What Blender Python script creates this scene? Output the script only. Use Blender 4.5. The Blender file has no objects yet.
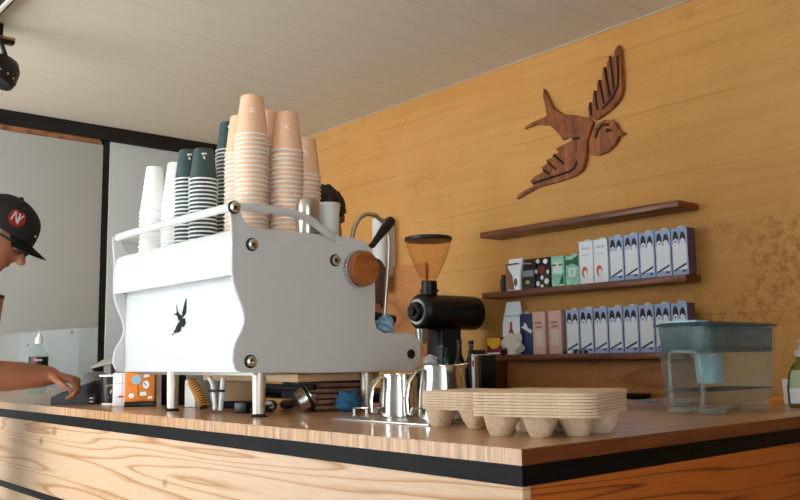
import bpy, bmesh, math, random
from mathutils import Vector, Matrix, noise
random.seed(7)
PI = math.pi
sc = bpy.context.scene
COL = sc.collection
Z0 = 0.93                      # worktop height above the floor; positions below are given from the worktop top

# ---------------------------------------------------------------- materials
def lin(c):
    return tuple(((v/255)/12.92 if v/255 <= .04045 else (((v/255)+.055)/1.055)**2.4) for v in c) + (1.0,)

MATS = {}
def mat(name, rgb, rough=.5, metal=0., trans=0., ior=1.45, coat=0., bump=0., bscale=200., var=0., vscale=8., spec=.5, stretch=(1, 1, 1), rgb2=None):
    m = bpy.data.materials.new(name); m.use_nodes = True
    nt = m.node_tree; b = nt.nodes['Principled BSDF']
    b.inputs['Base Color'].default_value = lin(rgb)
    b.inputs['Roughness'].default_value = rough
    b.inputs['Metallic'].default_value = metal
    b.inputs['Transmission Weight'].default_value = trans
    b.inputs['IOR'].default_value = ior
    b.inputs['Coat Weight'].default_value = coat
    b.inputs['Specular IOR Level'].default_value = spec
    if bump or var:
        tc = nt.nodes.new('ShaderNodeTexCoord'); mp = nt.nodes.new('ShaderNodeMapping')
        mp.inputs['Scale'].default_value = stretch
        nt.links.new(tc.outputs['Object'], mp.inputs['Vector'])
    if var:
        n = nt.nodes.new('ShaderNodeTexNoise'); n.inputs['Scale'].default_value = vscale; n.inputs['Detail'].default_value = 5
        nt.links.new(mp.outputs[0], n.inputs['Vector'])
        r = nt.nodes.new('ShaderNodeValToRGB'); a = lin(rgb)
        lo = lin(rgb2) if rgb2 else tuple(v*(1-var) for v in a[:3])+(1,)
        hi = tuple(min(1, v*(1+var)) for v in a[:3])+(1,)
        r.color_ramp.elements[0].position = .3; r.color_ramp.elements[1].position = .7
        r.color_ramp.elements[0].color = lo; r.color_ramp.elements[1].color = hi
        nt.links.new(n.outputs['Fac'], r.inputs[0]); nt.links.new(r.outputs[0], b.inputs['Base Color'])
    if bump:
        n2 = nt.nodes.new('ShaderNodeTexNoise'); n2.inputs['Scale'].default_value = bscale; n2.inputs['Detail'].default_value = 4
        nt.links.new(mp.outputs[0], n2.inputs['Vector'])
        bp = nt.nodes.new('ShaderNodeBump'); bp.inputs['Strength'].default_value = bump; bp.inputs['Distance'].default_value = .01
        nt.links.new(n2.outputs['Fac'], bp.inputs['Height']); nt.links.new(bp.outputs[0], b.inputs['Normal'])
    MATS[name] = m
    return m

def nodes_of(m):
    nt = m.node_tree
    return nt, nt.nodes['Principled BSDF']

def strip_wood(name, cols, scale, rough=.35, coat=.2, spec=.5):
    """butcher-block: strips differ along the axis with the big scale, fine grain inside"""
    m = mat(name, (128, 128, 128), rough, coat=coat, spec=spec); nt, b = nodes_of(m)
    tc = nt.nodes.new('ShaderNodeTexCoord')
    def noi(sx, sy, sz, det):
        mp = nt.nodes.new('ShaderNodeMapping'); mp.inputs['Scale'].default_value = (sx, sy, sz)
        n = nt.nodes.new('ShaderNodeTexNoise'); n.inputs['Scale'].default_value = 1; n.inputs['Detail'].default_value = det
        nt.links.new(tc.outputs['Object'], mp.inputs[0]); nt.links.new(mp.outputs[0], n.inputs['Vector']); return n
    a = noi(*scale, 3); c = noi(scale[0]*4, scale[1]*3.3, scale[2]*4, 2)
    mx = nt.nodes.new('ShaderNodeMath'); mx.operation = 'MULTIPLY_ADD'; mx.inputs[1].default_value = .35
    nt.links.new(c.outputs['Fac'], mx.inputs[0])
    m2 = nt.nodes.new('ShaderNodeMath'); m2.operation = 'MULTIPLY'; m2.inputs[1].default_value = .65
    nt.links.new(a.outputs['Fac'], m2.inputs[0]); nt.links.new(m2.outputs[0], mx.inputs[2])
    r = nt.nodes.new('ShaderNodeValToRGB'); e = r.color_ramp.elements
    e[0].position, e[1].position = .34, .66
    e[0].color, e[1].color = lin(cols[0]), lin(cols[-1])
    if len(cols) == 3:
        k = e.new(.5); k.color = lin(cols[1])
    nt.links.new(mx.outputs[0], r.inputs[0]); nt.links.new(r.outputs[0], b.inputs['Base Color'])
    return m

def ply_wood(name, base, line, dirscale, rough=.5, nscale=1.0, bands=7.0, knots=False):
    """plywood face with wandering growth rings: contour lines of a stretched noise"""
    m = mat(name, base, rough); nt, b = nodes_of(m)
    tc = nt.nodes.new('ShaderNodeTexCoord')
    mp = nt.nodes.new('ShaderNodeMapping'); mp.inputs['Scale'].default_value = dirscale
    mp.inputs['Location'].default_value = (3.1, 1.7, .4)
    nt.links.new(tc.outputs['Object'], mp.inputs[0])
    n = nt.nodes.new('ShaderNodeTexNoise'); n.inputs['Scale'].default_value = nscale; n.inputs['Detail'].default_value = 2.2; n.inputs['Roughness'].default_value = .42
    nt.links.new(mp.outputs[0], n.inputs['Vector'])
    k = nt.nodes.new('ShaderNodeMath'); k.operation = 'MULTIPLY'; k.inputs[1].default_value = bands
    nt.links.new(n.outputs['Fac'], k.inputs[0])
    fr = nt.nodes.new('ShaderNodeMath'); fr.operation = 'FRACT'; nt.links.new(k.outputs[0], fr.inputs[0])
    r = nt.nodes.new('ShaderNodeValToRGB'); e = r.color_ramp.elements
    mid = tuple((x*.6+y*.4) for x, y in zip(base, line))
    e[0].position = 0; e[0].color = lin(base); e[1].position = 1; e[1].color = lin(base)
    q = e.new(.62); q.color = lin(base); q = e.new(.80); q.color = lin(mid); q = e.new(.90); q.color = lin(line); q = e.new(.95); q.color = lin(mid)
    nt.links.new(fr.outputs[0], r.inputs[0])
    # fine pores
    mp2 = nt.nodes.new('ShaderNodeMapping'); mp2.inputs['Scale'].default_value = tuple(v*9 for v in dirscale)
    nt.links.new(tc.outputs['Object'], mp2.inputs[0])
    f = nt.nodes.new('ShaderNodeTexNoise'); f.inputs['Scale'].default_value = 3; f.inputs['Detail'].default_value = 4
    nt.links.new(mp2.outputs[0], f.inputs['Vector'])
    r2 = nt.nodes.new('ShaderNodeValToRGB'); r2.color_ramp.elements[0].color = (.78, .74, .7, 1); r2.color_ramp.elements[1].color = (1, 1, 1, 1)
    r2.color_ramp.elements[0].position = .3; r2.color_ramp.elements[1].position = .6
    nt.links.new(f.outputs['Fac'], r2.inputs[0])
    mx = nt.nodes.new('ShaderNodeMixRGB'); mx.blend_type = 'MULTIPLY'; mx.inputs[0].default_value = .6
    nt.links.new(r.outputs[0], mx.inputs[1]); nt.links.new(r2.outputs[0], mx.inputs[2]); out = mx
    if knots:
        v = nt.nodes.new('ShaderNodeTexVoronoi'); v.inputs['Scale'].default_value = 1.0
        mp3 = nt.nodes.new('ShaderNodeMapping'); mp3.inputs['Scale'].default_value = (4, 4, 6.5)
        nt.links.new(tc.outputs['Object'], mp3.inputs[0]); nt.links.new(mp3.outputs[0], v.inputs['Vector'])
        r3 = nt.nodes.new('ShaderNodeValToRGB'); r3.color_ramp.elements[0].position = .07; r3.color_ramp.elements[1].position = .11
        r3.color_ramp.elements[0].color = (.55, .38, .24, 1); r3.color_ramp.elements[1].color = (1, 1, 1, 1)
        nt.links.new(v.outputs['Distance'], r3.inputs[0])
        m3 = nt.nodes.new('ShaderNodeMixRGB'); m3.blend_type = 'MULTIPLY'; m3.inputs[0].default_value = .8
        nt.links.new(out.outputs[0], m3.inputs[1]); nt.links.new(r3.outputs[0], m3.inputs[2]); out = m3
    nt.links.new(out.outputs[0], b.inputs['Base Color'])
    return m

WHITE = mat('white_enamel', (206, 207, 206), .32, coat=.3)
WHITE2 = mat('white_plastic', (214, 214, 210), .4)
CHROME = mat('polished_steel', (215, 213, 208), .16, 1.)
STEEL = mat('brushed_steel', (200, 196, 188), .3, 1., bump=.05, bscale=60, stretch=(1, 1, 12))
LEGM = mat('satin_steel', (214, 204, 190), .45, .85)
BLACK = mat('black_plastic', (16, 15, 15), .4)
BLACKM = mat('black_painted_metal', (12, 11, 11), .5, spec=.12, bump=.06, bscale=40, var=.5, vscale=12)
DARKG = mat('dark_grey', (48, 46, 46), .5)
RUBBER = mat('black_rubber', (18, 17, 17), .7)
KRAFT = mat('kraft_pulp', (218, 190, 160), .9, bump=.5, bscale=300, var=.09, vscale=90)
PEACH = mat('peach_paper', (236, 188, 152), .6)
PEACHMARK = mat('pale_print', (250, 235, 222), .6)
GREENP = mat('dark_green_paper', (44, 66, 68), .5)
PAPER = mat('white_paper', (238, 236, 232), .6)
YWALL = mat('ochre_wall', (200, 146, 62), .75)
CEIL = mat('ceiling_paint', (222, 210, 188), .8)
GREYP = mat('grey_white_panel', (188, 191, 188), .55, var=.04, vscale=1.2)
BEAM = mat('black_beam', (14, 12, 14), .6)
RAWWOOD = mat('raw_wood_strip', (150, 100, 64), .7, var=.6, vscale=14)
FLOORM = mat('concrete_floor', (176, 166, 152), .6, var=.15, vscale=3)
TOP = strip_wood('worktop_block', [(136, 94, 58), (184, 138, 96), (210, 168, 122)], (1.3, 62, 3), .3, .25)
TOPY = strip_wood('worktop_long_grain_shaded', [(84, 38, 18), (104, 50, 26), (122, 64, 34)], (2.5, 40, 60), .35, .15)  # real long grain, but darkened: the side's shade is put into the colour
PLYF = ply_wood('plywood_pale', (202, 168, 136), (166, 114, 62), (.0, .42, 9.0), .5, 1.0, 13.0, True)
PLYS = ply_wood('plywood_shaded', (172, 90, 32), (92, 38, 10), (.5, .0, 13.0), .45, 1.0, 12.0)  # same plywood as the front, with its shade painted in as dark orange
SHELFW = strip_wood('shelf_walnut', [(74, 36, 18), (112, 58, 28), (146, 82, 42)], (40, 3, 60), .45, .15)
BIRDW = strip_wood('bird_wood', [(88, 42, 14), (134, 70, 24), (166, 96, 38)], (20, 44, 5), .4, .2)
BIRDG = mat('bird_groove', (40, 20, 10), .7)
KNOBW = strip_wood('knob_wood', [(132, 70, 34), (160, 90, 46), (178, 106, 60)], (10, 10, 60), .35, .3)
ORANGEW = ply_wood('ochre_board', (196, 128, 70), (160, 96, 48), (.3, .6, 3), .55, 1., 5)
HOSEY = mat('amber_hose', (206, 150, 70), .4)
HOSEW = mat('pale_hose', (206, 206, 200), .35)
BLUEC = mat('blue_cloth', (142, 180, 208), .9, bump=.5, bscale=130, var=.25, vscale=60)
BLUED = mat('blue_rag', (44, 104, 146), .9, bump=.5, bscale=120, var=.2, vscale=30)
BROWNC = mat('brown_cloth', (150, 112, 90), .95, bump=.5, bscale=200, var=.2, vscale=40)
BEIGE = mat('beige_and_reflection', (196, 162, 122), .5)
RED = mat('red_plastic', (190, 44, 32), .5)
LAV = mat('lavender_card', (162, 180, 222), .45)
CARDW = mat('card_white', (234, 238, 244), .45)
PURP = mat('purple_marbled_card', (84, 66, 92), .45, var=.5, vscale=24)
NAVY = mat('navy_print', (36, 48, 96), .5)
INK = mat('black_print', (16, 16, 24), .5)
MINT = mat('mint_card', (146, 206, 180), .5, var=.25, vscale=30)
MINTP = mat('pale_mint_card', (206, 232, 222), .5)
GREEND = mat('deep_green_card', (22, 84, 56), .5)
PINK = mat('pink_card', (226, 182, 170), .5)
ORANGE = mat('orange_card', (232, 132, 36), .5, var=.25, vscale=20)
ORANGED = mat('burnt_orange', (206, 90, 24), .5)
SKYB = mat('pale_blue_print', (150, 196, 214), .5)
BLUE = mat('blue_card', (34, 62, 128), .5)
YELLOW = mat('yellow_card', (236, 172, 20), .5)
BROWND = mat('dark_brown_card', (44, 28, 24), .5)
BROWNL = mat('brown_print', (132, 88, 52), .5, var=.35, vscale=40)
MAROON = mat('maroon_print', (120, 24, 26), .5)
SKIN = mat('skin', (176, 116, 84), .5, var=.1, vscale=16)
SKIN2 = mat('skin_tanned', (150, 92, 62), .5, var=.1, vscale=16)
HAIRM = mat('dark_hair', (40, 26, 20), .6, bump=.8, bscale=60, var=.4, vscale=40)
HAIRL = mat('cropped_hair', (150, 132, 112), .7, bump=.5, bscale=160)
SHIRT = mat('charcoal_shirt', (52, 52, 56), .9, bump=.3, bscale=90)
SHIRT2 = mat('brown_shirt', (92, 70, 56), .9, bump=.3, bscale=90)
JEANS = mat('dark_trousers', (40, 44, 56), .9)
CAPM = mat('black_cap_cloth', (24, 20, 20), .9, bump=.3, bscale=300)
GLASSB = mat('bottle_amber', (60, 34, 18), .15, trans=.3)
SOAPG = mat('olive_soap', (150, 140, 70), .15, trans=.6, ior=1.35)
LABELG = mat('sage_label', (176, 190, 150), .5)
TEALBLUE = mat('teal_print', (50, 140, 166), .5)
GOLD = mat('gold_print', (206, 170, 90), .5)

def clear(name, tint, fog, rough=.05, body=None, gloss=.55):
    """thin clear plastic: see-through with a tint, a little haze and a real gloss at grazing angles"""
    m = mat(name, body or tint, rough)
    nt, b = nodes_of(m); out = [n for n in nt.nodes if n.type == 'OUTPUT_MATERIAL'][0]
    t = nt.nodes.new('ShaderNodeBsdfTransparent'); t.inputs[0].default_value = lin(tint)
    lw0 = nt.nodes.new('ShaderNodeLayerWeight'); lw0.inputs[0].default_value = .5
    lw = nt.nodes.new('ShaderNodeMath'); lw.operation = 'POWER'; lw.inputs[1].default_value = 4; nt.links.new(lw0.outputs['Facing'], lw.inputs[0])
    f = nt.nodes.new('ShaderNodeMath'); f.operation = 'MULTIPLY_ADD'; f.inputs[1].default_value = gloss; f.inputs[2].default_value = fog; f.use_clamp = True
    nt.links.new(lw.outputs[0], f.inputs[0])
    mx = nt.nodes.new('ShaderNodeMixShader'); nt.links.new(f.outputs[0], mx.inputs[0])
    nt.links.new(t.outputs[0], mx.inputs[1]); nt.links.new(b.outputs[0], mx.inputs[2]); nt.links.new(mx.outputs[0], out.inputs[0])
    return m
ACRYL = clear('clear_acrylic', (252, 254, 254), .010, body=(210, 214, 214), gloss=.25)
JUGC = clear('clear_jug_plastic', (251, 253, 252), .03, body=(205, 214, 212))
JUGE = clear('clear_jug_edge', (240, 246, 246), .16, body=(214, 222, 222))
JUGF = clear('smoked_jug_plastic', (160, 176, 178), .22, .1, body=(112, 146, 152))
WATER = clear('water', (246, 250, 248), .012, .03, body=(170, 182, 178))
HOPPER = clear('smoked_hopper', (252, 246, 238), .03, .08, body=(190, 150, 104))
BOTC = clear('clear_bottle', (232, 240, 240), .10, body=(206, 214, 214))

# ochre wall: board-formed concrete, long board joints, cracks and patches
def make_wall():
    nt, b = nodes_of(YWALL)
    tc = nt.nodes.new('ShaderNodeTexCoord')
    def noi(s, d, r=.5, sc_=(1, 1, 1)):
        mp = nt.nodes.new('ShaderNodeMapping'); mp.inputs['Scale'].default_value = sc_
        n = nt.nodes.new('ShaderNodeTexNoise'); n.inputs['Scale'].default_value = s; n.inputs['Detail'].default_value = d; n.inputs['Roughness'].default_value = r
        nt.links.new(tc.outputs['Object'], mp.inputs[0]); nt.links.new(mp.outputs[0], n.inputs['Vector']); return n
    def ramp(src, p0, c0, p1, c1):
        r = nt.nodes.new('ShaderNodeValToRGB'); e = r.color_ramp.elements
        e[0].position, e[1].position = p0, p1; e[0].color, e[1].color = c0, c1
        nt.links.new(src, r.inputs[0]); return r
    def mul(a, c, f=1., mode='MULTIPLY'):
        x = nt.nodes.new('ShaderNodeMixRGB'); x.blend_type = mode; x.inputs[0].default_value = f
        nt.links.new(a, x.inputs[1]); nt.links.new(c, x.inputs[2]); return x
    base = ramp(noi(1.6, 6).outputs['Fac'], .3, lin((203, 143, 72)), .7, lin((211, 158, 90)))
    streak = ramp(noi(1, 5, .6, (2, 1.2, 26)).outputs['Fac'], .35, (.93, .91, .88, 1), .6, (1, 1, 1, 1))
    # board joints
    sx = nt.nodes.new('ShaderNodeSeparateXYZ'); nt.links.new(tc.outputs['Object'], sx.inputs[0])
    wob = noi(2.2, 3)
    ad = nt.nodes.new('ShaderNodeMath'); ad.operation = 'MULTIPLY_ADD'; ad.inputs[1].default_value = .02
    nt.links.new(wob.outputs['Fac'], ad.inputs[0]); nt.links.new(sx.outputs['Z'], ad.inputs[2])
    dv = nt.nodes.new('ShaderNodeMath'); dv.operation = 'MULTIPLY'; dv.inputs[1].default_value = 1/.31
    nt.links.new(ad.outputs[0], dv.inputs[0])
    fr = nt.nodes.new('ShaderNodeMath'); fr.operation = 'FRACT'; nt.links.new(dv.outputs[0], fr.inputs[0])
    gate = noi(1.3, 2, .5, (1, 1, 3))
    joint = ramp(fr.outputs[0], 0, (.72, .66, .58, 1), .028, (1, 1, 1, 1))
    g2 = ramp(gate.outputs['Fac'], .46, (0, 0, 0, 1), .6, (1, 1, 1, 1))
    # patches of roughness / pitting
    pm = ramp(noi(1.1, 4, .6, (1, 1, 2.4)).outputs['Fac'], .55, (0, 0, 0, 1), .68, (1, 1, 1, 1))
    pit = ramp(noi(30, 6, .7).outputs['Fac'], .42, (.62, .52, .40, 1), .54, (1, 1, 1, 1))
    c = mul(base.outputs[0], streak.outputs[0])
    c2 = mul(c.outputs[0], joint.outputs[0]); nt.links.new(g2.outputs[0], c2.inputs[0])
    c3 = mul(c2.outputs[0], pit.outputs[0])
    pf = nt.nodes.new('ShaderNodeMath'); pf.operation = 'MULTIPLY'; pf.inputs[1].default_value = .75
    nt.links.new(pm.outputs[0], pf.inputs[0]); nt.links.new(pf.outputs[0], c3.inputs[0])
    # hairline cracks
    vo = nt.nodes.new('ShaderNodeTexVoronoi'); vo.feature = 'DISTANCE_TO_EDGE'; vo.inputs['Scale'].default_value = 1.5
    wv = noi(3, 4); mxv = nt.nodes.new('ShaderNodeMixRGB'); mxv.inputs[0].default_value = .22
    nt.links.new(tc.outputs['Object'], mxv.inputs[1]); nt.links.new(wv.outputs['Color'], mxv.inputs[2]); nt.links.new(mxv.outputs[0], vo.inputs['Vector'])
    cr = ramp(vo.outputs['Distance'], .0, (.6, .5, .4, 1), .008, (1, 1, 1, 1))
    c4 = mul(c3.outputs[0], cr.outputs[0], .14)
    nt.links.new(c4.outputs[0], b.inputs['Base Color'])
    bp = nt.nodes.new('ShaderNodeBump'); bp.inputs['Strength'].default_value = .4; bp.inputs['Distance'].default_value = .01
    nt.links.new(c3.outputs[0], bp.inputs['Height']); nt.links.new(bp.outputs[0], b.inputs['Normal'])
make_wall()

# ceiling boards: faint joints running along x
def make_ceiling():
    nt, b = nodes_of(CEIL)
    tc = nt.nodes.new('ShaderNodeTexCoord'); sx = nt.nodes.new('ShaderNodeSeparateXYZ'); nt.links.new(tc.outputs['Object'], sx.inputs[0])
    dv = nt.nodes.new('ShaderNodeMath'); dv.operation = 'MULTIPLY'; dv.inputs[1].default_value = 1/.19; nt.links.new(sx.outputs['Y'], dv.inputs[0])
    fr = nt.nodes.new('ShaderNodeMath'); fr.operation = 'FRACT'; nt.links.new(dv.outputs[0], fr.inputs[0])
    r = nt.nodes.new('ShaderNodeValToRGB'); e = r.color_ramp.elements
    e[0].color = lin((208, 192, 172)); e[0].position = 0; e[1].color = lin((222, 210, 188)); e[1].position = .06
    nt.links.new(fr.outputs[0], r.inputs[0]); nt.links.new(r.outputs[0], b.inputs['Base Color'])
make_ceiling()

# ---------------------------------------------------------------- mesh builder
class MB:
    def __init__(self): self.bm = bmesh.new(); self.mi = 0
    def _merge(self, t, M=None):
        if M is not None: bmesh.ops.transform(t, matrix=M, verts=t.verts)
        for f in t.faces: f.material_index = self.mi
        me = bpy.data.meshes.new('t'); t.to_mesh(me); t.free(); self.bm.from_mesh(me); bpy.data.meshes.remove(me)
        return self
    def m(self, i): self.mi = i; return self
    def box(self, x0, x1, y0, y1, z0, z1, bev=0., seg=2, M=None):
        t = bmesh.new(); bmesh.ops.create_cube(t, size=1)
        for v in t.verts:
            v.co = Vector((x0+(v.co.x+.5)*(x1-x0), y0+(v.co.y+.5)*(y1-y0), z0+(v.co.z+.5)*(z1-z0)))
        if bev: bmesh.ops.bevel(t, geom=t.edges[:], offset=bev, segments=seg, affect='EDGES', profile=.5)
        return self._merge(t, M)
    def lathe(self, prof, seg=24, c=(0, 0, 0), M=None, cap0=True, cap1=True):
        t = bmesh.new(); rings = []
        for r, z in prof:
            rings.append([t.verts.new((c[0]+r*math.cos(2*PI*k/seg), c[1]+r*math.sin(2*PI*k/seg), c[2]+z)) for k in range(seg)])
        for a, b in zip(rings, rings[1:]):
            for k in range(seg): t.faces.new((a[k], a[(k+1) % seg], b[(k+1) % seg], b[k]))
        if cap0: t.faces.new(rings[0][::-1])
        if cap1: t.faces.new(rings[-1])
        bmesh.ops.recalc_face_normals(t, faces=t.faces[:])
        return self._merge(t, M)
    def cyl(self, p, q, r0, r1=None, seg=20, bev=0.):
        r1 = r0 if r1 is None else r1
        p, q = Vector(p), Vector(q); L = (q-p).length
        M = Matrix.Translation(p) @ (q-p).to_track_quat('Z', 'Y').to_matrix().to_4x4()
        pr = [(r0, 0), (r1, L)] if not bev else [(r0-bev, 0), (r0, bev), (r1, L-bev), (r1-bev, L)]
        return self.lathe(pr, seg, M=M)
    def tube(self, pts, r, seg=10, closed=False, flat=None):
        pts = [Vector(p) for p in pts]; n = len(pts); t = bmesh.new(); rings = []
        rad = r if isinstance(r, (list, tuple)) else [r]*n
        up = None
        for i, p in enumerate(pts):
            a = pts[i-1] if (i or closed) else p; b = pts[(i+1) % n] if (i < n-1 or closed) else p
            d = (b-a).normalized()
            if up is None:
                up = Vector((0, 0, 1)) if abs(d.z) < .9 else Vector((1, 0, 0))
            s = d.cross(up).normalized(); u = s.cross(d).normalized(); up = u
            fl = flat or (1, 1)
            rings.append([t.verts.new(p + s*math.cos(2*PI*k/seg)*rad[i]*fl[0] + u*math.sin(2*PI*k/seg)*rad[i]*fl[1]) for k in range(seg)])
        for i in range(n if closed else n-1):
            a, b = rings[i], rings[(i+1) % n]
            for k in range(seg): t.faces.new((a[k], a[(k+1) % seg], b[(k+1) % seg], b[k]))
        if not closed: t.faces.new(rings[0][::-1]); t.faces.new(rings[-1])
        bmesh.ops.recalc_face_normals(t, faces=t.faces[:])
        return self._merge(t)
    def prism(self, poly, d0, d1, axis='x', bev=0., M=None):
        """poly in the plane across `axis`: x -> (y,z), y -> (x,z), z -> (x,y)"""
        def P(a, b, d): return {'x': (d, a, b), 'y': (a, d, b), 'z': (a, b, d)}[axis]
        t = bmesh.new(); A = [t.verts.new(P(a, b, d0)) for a, b in poly]; B = [t.verts.new(P(a, b, d1)) for a, b in poly]
        n = len(poly); fa = t.faces.new(A); fb = t.faces.new(B[::-1])
        for k in range(n): t.faces.new((A[k], B[k], B[(k+1) % n], A[(k+1) % n]))
        bmesh.ops.recalc_face_normals(t, faces=t.faces[:])
        if bev:
            es = [e for e in t.edges if fa in e.link_faces or fb in e.link_faces]
            bmesh.ops.bevel(t, geom=es, offset=bev, segments=2, affect='EDGES')
        bmesh.ops.triangulate(t, faces=[f for f in t.faces if len(f.verts) > 4])
        return self._merge(t, M)
    def sphere(self, c, r, sub=3, s=(1, 1, 1), M=None):
        t = bmesh.new(); bmesh.ops.create_icosphere(t, subdivisions=sub, radius=r)
        for v in t.verts: v.co = Vector((c[0]+v.co.x*s[0], c[1]+v.co.y*s[1], c[2]+v.co.z*s[2]))
        return self._merge(t, M)
    def loft(self, rings, closed=True, M=None):
        t = bmesh.new(); R = [[t.verts.new(p) for p in r] for r in rings]; n = len(R[0])
        for a, b in zip(R, R[1:]):
            for k in range(n if closed else n-1): t.faces.new((a[k], a[(k+1) % n], b[(k+1) % n], b[k]))
        if closed: t.faces.new(R[0][::-1]); t.faces.new(R[-1])
        bmesh.ops.recalc_face_normals(t, faces=t.faces[:])
        return self._merge(t, M)
    def sheet(self, fn, nu, nv, th=.004, M=None):
        t = bmesh.new(); g = [[t.verts.new(fn(i/nu, j/nv)) for j in range(nv+1)] for i in range(nu+1)]
        for i in range(nu):
            for j in range(nv): t.faces.new((g[i][j], g[i+1][j], g[i+1][j+1], g[i][j+1]))
        if th: bmesh.ops.solidify(t, geom=t.faces[:], thickness=th)
        bmesh.ops.recalc_face_normals(t, faces=t.faces[:])
        return self._merge(t, M)
    def add(self, other_mesh, M=None):
        t = bmesh.new(); t.from_mesh(other_mesh); return self._merge(t, M)
    def build(self, name, mats, parent=None, loc=(0, 0, 0), rz=0., ang=38):
        bm = self.bm
        for f in bm.faces: f.smooth = True
        lim = math.radians(ang)
        for e in bm.edges:
            if len(e.link_faces) == 2 and e.calc_face_angle(0) > lim: e.smooth = False
        me = bpy.data.meshes.new(name); bm.to_mesh(me); bm.free()
        for m_ in (mats if isinstance(mats, (list, tuple)) else [mats]): me.materials.append(m_)
        o = bpy.data.objects.new(name, me); COL.objects.link(o)
        o.location = loc; o.rotation_euler = (0, 0, rz)
        if parent: o.parent = parent
        return o

def tag(o, label=None, cat=None, group=None, kind=None):
    if label: o['label'] = label
    if cat: o['category'] = cat
    if group: o['group'] = group
    if kind: o['kind'] = kind
    return o
def thing(name, label, cat, loc, rz=0., group=None):
    o = bpy.data.objects.new(name, None); COL.objects.link(o)
    o.empty_display_size = .05
    o.location = (loc[0], loc[1], loc[2]+Z0); o.rotation_euler = (0, 0, rz)
    return tag(o, label, cat, group)
def solo(o, label, cat, loc, rz=0., group=None):
    o.location = (loc[0], loc[1], loc[2]+Z0); o.rotation_euler = (0, 0, rz)
    return tag(o, label, cat, group)
def copy_tree(o, parent=None):
    c = o.copy(); COL.objects.link(c)
    if parent: c.parent = parent
    for ch in list(o.children): copy_tree(ch, c)
    return c
def struct(name, mb, m, loc=(0, 0, 0)):
    o = mb.build(name, m, None, loc); o['kind'] = 'structure'; return o
def facing(x, y): return math.atan2(-y, -x)           # yaw that turns local +x from (x, y) towards the photographer's end of the room
def text_mesh(s, size, depth=.0004):
    cu = bpy.data.curves.new('t', 'FONT'); cu.body = s; cu.size = size; cu.align_x = 'CENTER'; cu.align_y = 'CENTER'; cu.extrude = depth; cu.resolution_u = 2
    o = bpy.data.objects.new('t', cu); me = bpy.data.meshes.new_from_object(o)
    bpy.data.objects.remove(o); bpy.data.curves.remove(cu); return me
ORD = ['top', '2nd', '3rd'] + ['%dth' % k for k in range(4, 60)]
for k in (21, 31): ORD[k-1] = '%dst' % k
for k in (22, 32): ORD[k-1] = '%dnd' % k
for k in (23, 33): ORD[k-1] = '%drd' % k

# ---------------------------------------------------------------- the room
XW, YB, ZC, ZF = 3.32, 5.42, 1.675, 0.0
C_ = Z0 + ZC
struct('floor', MB().box(-1.9, 3.6, -2.2, 5.7, -.06, 0), FLOORM)
struct('wall_right', MB().box(XW, XW+.15, -2.2, 5.7, 0, C_), YWALL)
struct('ceiling', MB().box(-1.9, 3.6, -2.2, 5.7, C_, C_+.1), CEIL)
struct('wall_back', MB().box(-5, XW, YB+.03, YB+.2, 0, C_), GREYP)
struct('trim_1', MB().box(-1.8, XW, YB-.02, YB+.03, C_-.092, C_-.001), BEAM)
o = struct('trim_2', MB().box(-1.8, 2.1, YB-.004, YB+.03, C_-.122, C_-.092), RAWWOOD)
d1 = struct('door_1', MB().box(-.2, 2.122, YB, YB+.028,   .03, C_-.123, .004), GREYP)
d2 = struct('door_2', MB().box(2.168, XW-.01, YB, YB+.028, .03, C_-.094, .004), GREYP)
struct('trim_3', MB().box(2.122, 2.168, YB+.008, YB+.03, .0, C_-.092), BEAM)
struct('trim_4', MB().box(XW-.007, XW, -2.2, YB-.02, C_-.007, C_), mat('ceiling_bead', (184, 168, 146), .7))
struct('wall_front_unseen', MB().box(-1.9, -1.75, -2.2, 2.1, 0, C_).box(-1.9, -1.75, 2.1, 5.7, C_-.28, C_), GREYP)  # unseen wall; its opening and header are shaped to steer the daylight
struct('wall_left_unseen', MB().box(-.5, 3.6, -2.2, -2.05, 0, C_).box(-1.9, -.5, -2.2, -2.05, C_-.12, C_), mat('unseen_side_wall', (84, 68, 54), .8))  # unseen wall, added and coloured dark to cut light from this side

# ---------------------------------------------------------------- counter
CX, CY = 1.014, .903
root = thing('counter', 'plywood fronted counter with black metal edge band below a wooden worktop', 'counter', (CX, CY, -Z0))
LX1, LX2, LY1, LY2 = .766, 1.56, .72, 4.50      # run width, return length, return depth, run length
bandz = (Z0-.056, Z0-.0255)
MB().prism([(0, 0), (LX2, 0), (LX2, LY1), (LX1, LY1), (LX1, LY2), (0, LY2)], bandz[0], bandz[1], 'z', .001).build('metal_band', BLACKM, root)
MB().box(.0, .018, .0, LY2, Z0-.287, Z0-.0565, .001).build('front_panel', PLYF, root)
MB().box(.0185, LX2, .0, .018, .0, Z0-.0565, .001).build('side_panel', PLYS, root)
MB().box(-.001, .02, .0, LY2, Z0-.31, Z0-.287, .001).build('lower_rail', BLACKM, root)
MB().box(.0, .018, .0, LY2, .06, Z0-.31, .001).build('lower_panel', PLYF, root)
MB().box(.02, LX1-.02, .02, LY2-.02, 0, Z0-.06).box(LX1-.02, LX2-.02, .02, LY1-.02, 0, Z0-.06).build('carcass', DARKG, root)
w = MB().prism([(0, 0), (LX2, 0), (LX2, LY1), (LX1, LY1), (LX1, LY2), (0, LY2)], -.0250, 0, 'z', .0012)
for f in w.bm.faces:
    if abs(f.normal.y) > .9: f.material_index = 1
solo(w.build('worktop', [TOP, TOPY]), 'long wooden block worktop with striped edge on the plywood counter', 'worktop', (CX, CY, 0))

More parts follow.
